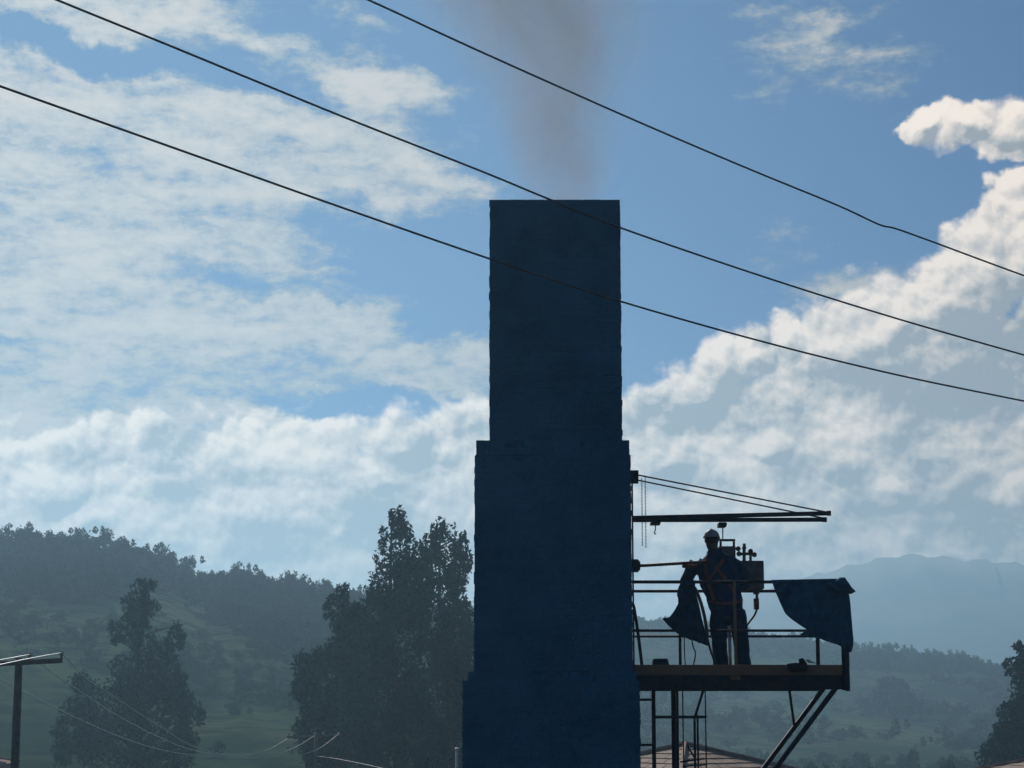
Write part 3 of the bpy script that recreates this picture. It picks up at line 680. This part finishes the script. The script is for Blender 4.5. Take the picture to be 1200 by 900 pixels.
# face, ears and hair (he looks away from the camera, a little down to the right)
hc = Vector(J['head1'][0]); fwd = Vector((.25, .95, -.12)).normalized(); sde = fwd.cross(Vector((0, 0, 1))).normalized()
mb = MB(); mb.tube([hc + fwd * .085 + Vector((0, 0, .01)), hc + fwd * .118 - Vector((0, 0, .022)), hc + fwd * .09 - Vector((0, 0, .032))], [.008, .015, .01], 7)
mb.build('nose', M['skin'], person, smooth=True)
for s_ in (-1, 1):
    mb = MB(); mb.ball(hc + sde * s_ * .082 - Vector((0, 0, .012)), (.014, .022, .034), 8, 6); mb.build('ear', M['skin'], person, smooth=True)
    mb = MB(); mb.ball(hc + fwd * .088 + sde * s_ * .032 + Vector((0, 0, .006)), .013, 8, 6); mb.build('eye', M['helmet'], person, smooth=True)
mb = MB(); mb.tube([hc + fwd * .092 - sde * .025 - Vector((0, 0, .055)), hc + fwd * .10 - Vector((0, 0, .055)), hc + fwd * .092 + sde * .025 - Vector((0, 0, .055))], .007, 6); mb.build('mouth', M['skin'], person, smooth=True)
mb = MB(); mb.ball(hc - fwd * .022 - Vector((0, 0, .012)), (.082, .088, .075), 14, 9); mb.build('hair', M['rubber'], person, smooth=True)
def garment(name, runs, m, parent, voxel=.014, relax=6):
    """Sleeves, trunk and legs as lofted ovals, fused into one skin by a voxel remesh."""
    mb = MB()
    for run in runs:
        pts = [Vector(r[0]) for r in run]; vs = []; fs = []; n = 16
        for i, p in enumerate(pts):
            t = (pts[min(i + 1, len(pts) - 1)] - pts[max(i - 1, 0)]).normalized()
            a = Vector((1, 0, 0)) if abs(t.x) < .85 else Vector((0, 0, 1)); u = (a - t * a.dot(t)).normalized(); w = t.cross(u)
            vs += [p + u * math.cos(2 * math.pi * k / n) * run[i][1] + w * math.sin(2 * math.pi * k / n) * run[i][2] for k in range(n)]
        for i in range(len(pts) - 1): fs += [(i * n + k, i * n + (k + 1) % n, (i + 1) * n + (k + 1) % n, (i + 1) * n + k) for k in range(n)]
        fs += [tuple(range(n))[::-1], tuple(range((len(pts) - 1) * n, len(pts) * n))]; mb.add(vs, fs)
    o = mb.build(name, m, parent)
    r = o.modifiers.new('fuse', 'REMESH'); r.mode = 'VOXEL'; r.voxel_size = voxel
    q = o.modifiers.new('relax', 'SMOOTH'); q.factor = .5; q.iterations = relax
    bpy.context.view_layer.update(); nm = bpy.data.meshes.new_from_object(o.evaluated_get(bpy.context.evaluated_depsgraph_get()))
    o.modifiers.clear(); o.data = nm; nm.name = name; nm.materials.clear(); nm.materials.append(m); nm.polygons.foreach_set('use_smooth', [True] * len(nm.polygons))
    tx = bpy.data.textures.new(name + '_folds', 'CLOUDS'); tx.noise_scale = .16; tx.noise_depth = 2
    dm = o.modifiers.new('folds', 'DISPLACE'); dm.texture = tx; dm.strength = .035; dm.mid_level = .5; dm.texture_coords = 'LOCAL'
    return o
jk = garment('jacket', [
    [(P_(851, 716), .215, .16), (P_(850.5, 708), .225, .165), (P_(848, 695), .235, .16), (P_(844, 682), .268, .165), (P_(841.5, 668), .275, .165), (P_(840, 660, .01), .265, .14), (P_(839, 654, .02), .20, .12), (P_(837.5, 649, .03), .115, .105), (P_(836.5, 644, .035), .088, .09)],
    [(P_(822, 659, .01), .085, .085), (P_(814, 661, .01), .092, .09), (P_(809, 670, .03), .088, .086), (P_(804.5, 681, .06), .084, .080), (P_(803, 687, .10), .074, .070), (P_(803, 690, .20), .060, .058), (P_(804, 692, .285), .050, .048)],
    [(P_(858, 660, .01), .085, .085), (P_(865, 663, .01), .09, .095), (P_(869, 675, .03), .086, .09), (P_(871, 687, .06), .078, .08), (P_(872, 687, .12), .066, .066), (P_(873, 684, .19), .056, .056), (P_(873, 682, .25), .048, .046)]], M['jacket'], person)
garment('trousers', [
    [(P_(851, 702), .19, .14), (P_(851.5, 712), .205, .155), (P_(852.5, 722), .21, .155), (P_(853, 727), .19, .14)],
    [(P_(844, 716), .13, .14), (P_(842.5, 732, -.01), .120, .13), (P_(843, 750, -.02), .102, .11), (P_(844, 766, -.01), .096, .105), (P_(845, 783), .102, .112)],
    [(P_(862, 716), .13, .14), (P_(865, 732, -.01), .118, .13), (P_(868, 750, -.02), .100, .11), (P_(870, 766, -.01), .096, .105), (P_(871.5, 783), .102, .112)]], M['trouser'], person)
for px, sx in ((846, -.01), (870, .02)):
    b = at(px, 788, WD); mb = MB()
    prof = [(-.09, .05, .04), (-.05, .095, .048), (.03, .10, .050), (.10, .072, .054), (.17, .058, .048), (.20, .03, .03)]
    vs = []; fs = []
    for (yy, hh, ww) in prof:
        for k in range(10):
            q = math.pi * k / 9; vs.append((b.x + ww * math.cos(q) + sx * yy, WD + yy, zdeck + .003 + hh * math.sin(q)))
    for i in range(len(prof) - 1):
        for k in range(10): fs.append((i * 10 + k, i * 10 + (k + 1) % 10, (i + 1) * 10 + (k + 1) % 10, (i + 1) * 10 + k))
    fs += [tuple(range(10))[::-1], tuple(range(50, 60))]
    mb.add(vs, fs); mb.build('boot', M['boot'], person, smooth=True)
# helmet: shell with ridge and peak
mb = MB(); vs = []; fs = []; n = 24; rows = 8; hb = hc + Vector((0, 0, .018))
for i in range(rows + 1):
    a = math.pi / 2 * i / rows
    for k in range(n):
        q = 2 * math.pi * k / n; rr = math.cos(a); lip = 1.07 if i == 0 else 1
        dv = (sde * math.cos(q) * .106 + fwd * math.sin(q) * .128) * rr * lip
        ridge = .010 if abs(math.cos(q)) < .3 else 0
        p = hb + Vector((dv.x, dv.y, dv.z * .3)) + Vector((0, 0, math.sin(a) * .115 + ridge * math.sin(a))); vs.append(p)
for i in range(rows):
    for k in range(n): fs.append((i * n + k, i * n + (k + 1) % n, (i + 1) * n + (k + 1) % n, (i + 1) * n + k))
mb.add(vs, fs); hm = mb.build('helmet', M['helmet'], person, smooth=True)
so = hm.modifiers.new('thickness', 'SOLIDIFY'); so.thickness = .004
mb = MB(); vs = []; fs = []
for k in range(9):
    q = math.pi * (.15 + .7 * k / 8)
    for e in (1.02, 1.38):
        dv = sde * math.cos(q) * .106 * (1.04 if e > 1.1 else 1.03) + fwd * math.sin(q) * .128 * e; vs.append(hb + dv + Vector((0, 0, .004 if e < 1.1 else -.012)))
for k in range(8): fs.append((2 * k, 2 * k + 1, 2 * k + 3, 2 * k + 2))
mb.add(vs, fs); pk = mb.build('peak', M['helmet'], hm, smooth=True); so = pk.modifiers.new('thickness', 'SOLIDIFY'); so.thickness = .004
# harness straps on the back, pressed onto the jacket
bpy.context.view_layer.update()
def strap(pts, w=.042):
    mb = MB(); dep = bpy.context.evaluated_depsgraph_get(); line = []
    for (x, y) in pts:
        o = Vector((0, 0, ZC)); dr = (at(x, y, WD) - o).normalized(); lo = jk.matrix_world.inverted()
        ok, loc, nrm, _ = jk.ray_cast(o - wloc(jk), dr); line.append(((loc + wloc(jk)) if ok else at(x, y, WD - .15)) - dr * .010)
    line = catmull(line, 4); vs = []; fs = []
    for i, p in enumerate(line):
        t = (line[min(i + 1, len(line) - 1)] - line[max(i - 1, 0)]).normalized(); u = t.cross(Vector((0, 1, 0))).normalized() * w / 2
        vs += [p - u, p + u, p + u + Vector((0, .014, 0)), p - u + Vector((0, .014, 0))]
    for i in range(len(line) - 1):
        for k in range(4): fs.append((i * 4 + k, i * 4 + (k + 1) % 4, i * 4 + 4 + (k + 1) % 4, i * 4 + 4 + k))
    fs += [(0, 1, 2, 3), (len(vs) - 1, len(vs) - 2, len(vs) - 3, len(vs) - 4)]
    mb.add(vs, fs); return mb.build('harness_strap', M['strap'], person)
strap([(829, 654), (827, 664), (828.5, 676), (832, 690), (837, 703)]); strap([(848, 655), (843, 663), (836, 672), (829.5, 681)][::-1]); strap([(838, 664), (845, 672), (853, 682), (861, 694)])
strap([(830, 704), (838, 706), (850, 707), (861, 706), (869, 703)])

# ------------------------------------------------------------------ cloths, hose, bundles on the platform
def cloth(name, left, right, d, rows, cols, m, label, cat, amp=.035, seed=0, thick=.008):
    """A hanging sheet: left and right outlines from top to bottom (px), with folds in depth."""
    r = random.Random(seed); ph = [r.uniform(0, 6.28) for _ in range(6)]; vs = []; fs = []
    li = lambda P, t: np.array([np.interp(t, np.linspace(0, 1, len(P)), [p[i] for p in P]) for i in (0, 1)])
    for i in range(rows + 1):
        t = i / rows; a, b = li(left, t), li(right, t)
        for j in range(cols + 1):
            s = j / cols; p = a * (1 - s) + b * s
            w = amp * (.25 + .75 * t) * (math.sin(s * 9 + ph[0] + t * 1.2) + .6 * math.sin(s * 19 + ph[1] - t * 2) + .3 * math.sin(s * 5 + t * 7 + ph[2]))
            q = at(p[0], p[1], d + w); vs.append(q)
    for i in range(rows):
        for j in range(cols):
            k = i * (cols + 1) + j; fs.append((k, k + 1, k + cols + 2, k + cols + 1))
    mb = MB(); mb.add(vs, fs); o = mb.build(name, m, None, smooth=True); tag(o, label, cat)
    so = o.modifiers.new('thickness', 'SOLIDIFY'); so.thickness = thick; return o
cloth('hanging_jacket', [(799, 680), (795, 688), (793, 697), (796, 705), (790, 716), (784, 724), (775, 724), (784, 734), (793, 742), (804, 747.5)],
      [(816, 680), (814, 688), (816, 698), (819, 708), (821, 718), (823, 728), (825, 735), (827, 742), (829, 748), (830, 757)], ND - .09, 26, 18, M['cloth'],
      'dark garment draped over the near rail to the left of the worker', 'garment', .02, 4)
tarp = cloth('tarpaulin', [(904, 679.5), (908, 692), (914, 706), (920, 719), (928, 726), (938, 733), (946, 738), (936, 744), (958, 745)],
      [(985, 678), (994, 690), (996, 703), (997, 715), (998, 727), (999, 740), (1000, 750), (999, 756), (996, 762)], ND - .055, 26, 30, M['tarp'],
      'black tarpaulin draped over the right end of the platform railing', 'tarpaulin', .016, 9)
for px in (915, 931, 948, 964):
    c = at(px, 681.5, ND); MB().tube([c + Vector((0, -.075 * math.cos(q) - .012, .030 * math.sin(q) - .012)) for q in np.linspace(0, 2 * math.pi, 13)], .006, 5).build('tie', M['rubber'], tarp, smooth=True)
def slab(name, outline, d0, d1, m, parent=None):                    # a bunched fold with real thickness
    c = sum((at(x, y, (d0 + d1) / 2) for x, y in outline), Vector()) / len(outline); vs = []; n = len(outline)
    for d, k in ((d0, .82), (d0 * .7 + d1 * .3, 1), (d0 * .3 + d1 * .7, 1), (d1, .82)):
        for x, y in outline: p = at(x, y, d); q = c.copy(); q.y = d; vs.append(q + (p - q) * k)
    fs = [tuple(range(n))[::-1], tuple(range(3 * n, 4 * n))] + [(r * n + i, r * n + (i + 1) % n, (r + 1) * n + (i + 1) % n, (r + 1) * n + i) for r in range(3) for i in range(n)]
    return MB().add(vs, fs).build(name, m, parent, smooth=True)
slab('folded_corner', [(968, 683), (978, 681), (984, 676.5), (990, 676.5), (994, 682), (998, 688), (1003, 693), (998, 696), (990, 696), (978, 694)], ND - .16, ND + .10, M['tarp'], tarp)
slab('torn_edge', [(972, 744), (985, 752), (988, 759), (991, 765), (998, 764), (1000, 756), (999, 744)], ND - .09, ND - .03, M['tarp'], tarp)
o = MB().tube(catmull([at(829, 747, ND - .05), at(827, 730, ND - .06), at(823, 712, ND - .06), at(818, 697, ND - .06), at(814, 689, ND - .05), at(810.5, 688, ND + .02)], 6) , .021, 8).build('hose', M['hose'], None, smooth=True)
tag(o, 'brown hose looped over the rail just right of the draped garment', 'hose')
o = MB().tube(catmull([at(829, 748, ND + .06), at(832, 760, ND + .3), at(837, 775, ND + .5), Vector((at(838, 780, ND + .6).x, ND + .6, zdeck + .02)), Vector((at(860, 780, ND + .5).x, ND + .5, zdeck + .02))], 6), .015, 8).build('hose', M['rubber'], None, smooth=True)
tag(o, 'black hose running down to the deck by the worker\'s left leg', 'hose')
o = MB().tube(catmull([at(802, 742, FD - .1), at(802, 760, FD - .1), at(803, 780, FD - .1), Vector((at(803, 785, FD - .1).x, FD - .1, zdeck + .008))], 4), .008, 6).build('cable', M['rubber']); tag(o, 'thin straight cable hanging behind the draped garment', 'cable')
o = MB().tube(catmull([at(810, 745, FD - .2), at(812, 757, FD - .2), at(815, 766, FD - .2), at(813, 778, FD - .2), Vector((at(812, 785, FD - .2).x, FD - .2, zdeck + .01))], 5), .010, 6).build('cable', M['rubber']); tag(o, 'thin curved cable hanging behind the draped garment', 'cable')
BG = empty('tool_bag', at(934, 780, ND - .03), 'black tool bag hanging over the toe board below the tarpaulin', 'bag')
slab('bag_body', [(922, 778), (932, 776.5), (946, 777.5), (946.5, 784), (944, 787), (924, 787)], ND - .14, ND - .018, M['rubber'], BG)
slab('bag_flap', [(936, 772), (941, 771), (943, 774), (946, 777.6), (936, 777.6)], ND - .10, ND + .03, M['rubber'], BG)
slab('pale_rag', [(943, 773), (948, 772.5), (952, 775.5), (957, 777.5), (948, 777)], ND - .03, ND + .05, M['whitepaint'], BG)
HP = MB(); hp0 = at(774, 779, 25.6)
for k in range(5):
    HP.tube([Vector((hp0.x + (.115 - .008 * k) * math.cos(q) , 25.6 + (.13 - .01 * k) * math.sin(q), zdeck + .02 + .033 * k)) for q in np.linspace(0, 2 * math.pi, 19)], .020, 6)
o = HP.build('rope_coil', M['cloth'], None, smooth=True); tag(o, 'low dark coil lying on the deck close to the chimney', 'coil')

# ------------------------------------------------------------------ overhead cables in front of the chimney
def overhead(pts, d0, d1, label, r=.0092):
    xs = [p[0] for p in pts]; P = []
    for x, y in pts: P.append(at(x, y, d0 + (d1 - d0) * (x / 1200)))
    o = MB().tube(catmull(P, 8), r, 6).build('overhead_cable', M['cable'], None, smooth=True)
    tag(o, label, 'cable', 'overhead cables crossing the sky')
overhead([(180, -112), (300, -58), (432, 0), (540, 50), (640, 95), (760, 148), (880, 199), (980, 240), (1030, 263), (1050, 268), (1100, 286), (1200, 323), (1400, 395), (1600, 470)], 14, 21, 'highest overhead cable, passing clear above the chimney top')
overhead([(-200, -110), (67, 0), (200, 54), (400, 136), (560, 199), (640, 232), (730, 268), (900, 326), (1050, 373), (1200, 416), (1400, 472), (1600, 530)], 14, 21, 'middle overhead cable, meeting the top edge of the chimney')
overhead([(-200, 30), (0, 101), (200, 172), (400, 243), (576, 304), (730, 354), (900, 402), (1050, 439), (1200, 470), (1400, 510), (1600, 550)], 14, 21, 'lowest overhead cable, crossing the front of the chimney')

# ------------------------------------------------------------------ utility poles and sagging wires
UP = empty('utility_pole', ground_at(20, 52), 'weathered utility pole with a long crossarm at the left edge', 'utility pole')
b = ground_at(20, 52); tz = Z_at(771, 52)
MB().tube([(b.x, 52, b.z - .3), (b.x, 52, tz)], [.13, .10], 12).build('pole', M['wood'], UP, smooth=True)
MB().bar(at(-60, 781, 51.85), at(73, 774, 51.85), .10, .13).build('crossarm', M['wood'], UP, bevel=.01)
INS = [(35, 768, 51.85), (72, 766, 51.85), (-40, 774, 51.85)]
for x, y, d in INS:
    c = at(x, y, d); mb = MB(); mb.tube([c + Vector((0, 0, -.14)), c + Vector((0, 0, -.02)), c, c + Vector((0, 0, .05)), c + Vector((0, 0, .08))], [.02, .045, .055, .05, .02], 10); mb.build('insulator', M['porcelain'], UP, smooth=True)
FP = empty('utility_pole', ground_at(371, 115), 'small far utility pole with short crossarm among the dark trees', 'utility pole')
b2 = ground_at(371, 115)
MB().tube([(b2.x, 115, b2.z - .3), (b2.x, 115, Z_at(862, 115))], [.14, .10], 10).build('pole', M['wood'], FP, smooth=True)
MB().bar(at(336, 864, 114.8), at(400, 861, 114.8), .12, .14).build('crossarm', M['wood'], FP)
for x in (339, 369, 379, 397):
    c = at(x, 860, 114.8); MB().tube([c + Vector((0, 0, -.12)), c, c + Vector((0, 0, .1))], [.03, .08, .05], 8).build('insulator', M['porcelain'], FP, smooth=True)
def wire(pts, label, r=.012):
    o = MB().tube(catmull([at(*p) for p in pts], 8), r, 5).build('wire', M['wire'], None, smooth=True); tag(o, label, 'wire', 'bare wires strung from the utility pole')
wire([(72, 765, 51.8), (100, 794, 55), (128, 813, 58), (185, 850, 68), (230, 876, 80), (270, 884, 92), (310, 880, 103), (338, 865, 114.8)], 'bare wire sagging from the end of the crossarm to the far pole')
wire([(35, 767, 51.8), (60, 787, 54), (89, 807, 57), (149, 845, 66), (213, 875, 80), (262, 885, 92), (318, 884, 103), (345, 876, 109), (369, 862, 114.8)], 'bare wire sagging from the middle of the crossarm to the far pole')
wire([(-40, 773, 51.8), (10, 801, 55), (50, 822, 60), (100, 846, 68), (153, 868, 77), (206, 882, 88), (270, 888, 98), (335, 886, 107), (370, 879, 111), (397, 860, 114.8)], 'lowest bare wire sagging across the left tree to the far pole')
wire([(35, 767, 51.8), (0, 773.5, 47), (-80, 788, 38)], 'upper of two bare wires leaving the left pole towards the picture edge')
wire([(72, 765, 51.8), (36, 771.5, 47), (0, 779, 43), (-80, 797, 36)], 'lower of two bare wires leaving the left pole towards the picture edge')
wire([(371, 886, 115), (390, 888.5, 112), (415, 893, 108), (460, 903, 100), (520, 918, 92)], 'short bare wire falling from the far pole towards the chimney')

# ------------------------------------------------------------------ houses at the lower edge
def hip_house(name, label, apex, d, half, drop, rot, wall_h, m_roof):
    a = at(*apex, d); h = empty(name, (a.x, d, float(height(a.x, d))), label, 'house')
    T = Matrix.Translation(Vector((a.x, d, 0))) @ Matrix.Rotation(rot, 4, 'Z'); ez = a.z - drop
    MB().box((-half[0] + .35, -half[1] + .35, float(height(a.x, d)) - .3), (half[0] - .35, half[1] - .35, ez + .1), T).build('wall', M['wall'], h)
    rows = 9; rf = MB(); 
    for f in range(4):                                             # every course of roof sheets laps the one below
        Rm = T @ Matrix.Rotation(f * math.pi / 2, 4, 'Z'); hx, hy = (half[0], half[1]) if f % 2 == 0 else (half[1], half[0])
        for k in range(rows):
            t0, t1 = k / rows, (k + 1) / rows + .02
            n = max(2, int((1 - t0) * 10)); 
            for i in range(n):
                s0, s1 = -1 + 2 * i / n, -1 + 2 * (i + 1) / n - .02
                z0 = ez + drop * t0 + .03; z1 = ez + drop * min(t1, 1)
                vs = [Rm @ Vector((s0 * hx * (1 - t0), -hy * (1 - t0), z0)), Rm @ Vector((s1 * hx * (1 - t0), -hy * (1 - t0), z0)), Rm @ Vector((s1 * hx * (1 - min(t1, 1)), -hy * (1 - min(t1, 1)), z1)), Rm @ Vector((s0 * hx * (1 - min(t1, 1)), -hy * (1 - min(t1, 1)), z1))]
                vs += [v - Vector((0, 0, .05)) for v in vs]
                rf.add(vs, ((0, 1, 2, 3), (7, 6, 5, 4), (0, 4, 5, 1), (1, 5, 6, 2), (2, 6, 7, 3), (3, 7, 4, 0)))
    r = rf.build('roof', m_roof, h); 
    ch = MB()
    for f in range(4):
        p = T @ Vector((half[0] * (1 if f in (1, 2) else -1), half[1] * (1 if f > 1 else -1), ez + .05)); ch.tube([p, Vector((a.x, d, a.z + .06))], .07, 6)
    ch.build('hip_cap', m_roof, r); return h
hip_house('house', 'house with brownish hipped sheet roof behind the ladder below the platform', (803, 873), 62, (3.7, 3.7), 1.2, R(38), 3, M['rooftile'])
hip_house('house', 'house whose reddish roof just shows in the lower right corner', (1247, 884), 70, (3.4, 3.4), .9, R(12), 3, M['rooftile'])
hip_house('house', 'low reddish house at the lower left edge behind the utility pole', (-46, 884), 118, (3.0, 2.6), .5, R(5), 3, M['wall'])
WP = empty('white_post', ground_at(535.5, 60), 'thin white post at the left foot of the chimney', 'post')
b = ground_at(535.5, 60); MB().tube([(b.x, 60, b.z), (b.x, 60, Z_at(878, 60))], .035, 8).build('shaft', M['whitepaint'], WP, smooth=True)
c = at(535.5, 878, 60); MB().tube([c - Vector((0, 0, .02)), c + Vector((0, 0, .03)), c + Vector((0, 0, .05))], [.07, .07, .03], 8).build('cap', M['whitepaint'], WP)

# ------------------------------------------------------------------ smoke above the flue
def smoke():
    cx, cy = (tp[0] + tp[1]) / 2, (tp[2] + tp[3]) / 2; z0 = tp[4]
    pts = [Vector((cx + .10, cy, z0 - .5)), Vector((cx + .12, cy, z0 + .2)), Vector((cx + .05, cy, z0 + 1.0)), Vector((cx + .0, cy, z0 + 2.2)), Vector((cx - .1, cy, z0 + 3.4)), Vector((cx - .3, cy, z0 + 5.0))]
    o = MB().tube(catmull(pts, 4), [.62 + .02 * i if i < 4 else .84 + .20 * (i - 4) for i in range(21)], 24).build('smoke', None or M['cloth'], None)
    m = bpy.data.materials.new('smoke'); m.use_nodes = True; gg = G(m.node_tree); gg.N.remove(gg.N['Principled BSDF'])
    pv = gg.node('ShaderNodeVolumePrincipled'); pv.inputs['Color'].default_value = (.95, .80, .62, 1); pv.inputs['Anisotropy'].default_value = .1
    tc = gg.node('ShaderNodeTexCoord').outputs['Object']
    sp_ = gg.node('ShaderNodeSeparateXYZ'); gg.L.new(tc, sp_.inputs[0]); zz = gg.m('SUBTRACT', sp_.outputs[2], z0)
    z1 = gg.m('MAXIMUM', zz, 0)
    wob = gg.vm('SCALE', gg.vm('SUBTRACT', gg.noise(gg.vm('MULTIPLY', tc, (1, 1, .8)), .9, 3, .55, color=True), (.5, .5, .5)), gg.m('MULTIPLY_ADD', z1, .42, .12))
    tw = gg.vm('ADD', tc, wob); s2 = gg.node('ShaderNodeSeparateXYZ'); gg.L.new(tw, s2.inputs[0])
    ax = gg.m('MULTIPLY_ADD', gg.m('MULTIPLY', z1, z1), -.045, cx + .14); dx = gg.m('SUBTRACT', s2.outputs[0], ax); dy = gg.m('SUBTRACT', s2.outputs[1], cy)
    rr = gg.m('SQRT', gg.m('ADD', gg.m('MULTIPLY', dx, dx), gg.m('MULTIPLY', dy, dy)))
    w = gg.m('MULTIPLY_ADD', z1, .44, .62)
    fall = gg.sm(gg.m('DIVIDE', rr, w), .1, 1.0, 1, 0)
    n = gg.noise(gg.vm('MULTIPLY', tw, (1, 1, .7)), 1.3, 6, .62, .8)
    thin = gg.lin(zz, 0, 3.5, 1.0, .50)
    gg.put(pv.inputs['Density'], gg.m('MULTIPLY', gg.m('MULTIPLY', gg.m('MULTIPLY', fall, gg.sm(n, .26, .66)), thin), .85))
    gg.L.new(pv.outputs[0], gg.N['Material Output'].inputs['Volume'])
    o.data.materials.clear(); o.data.materials.append(m); tag(o, kind='stuff')
    m.cycles.volume_step_rate = 1.0
smoke()

# ------------------------------------------------------------------ haze
hz = MB().box((-3300, -3300, -8), (3300, 3400, 169)).build('haze', M['cloth']); tag(hz, kind='stuff')
m = bpy.data.materials.new('haze'); m.use_nodes = True; gg = G(m.node_tree); gg.N.remove(gg.N['Principled BSDF'])
pv = gg.node('ShaderNodeVolumePrincipled'); pv.inputs['Color'].default_value = (.44, .75, 1.0, 1); pv.inputs['Density'].default_value = .00075; pv.inputs['Anisotropy'].default_value = .55
gg.L.new(pv.outputs[0], gg.N['Material Output'].inputs['Volume']); hz.data.materials.clear(); hz.data.materials.append(m)
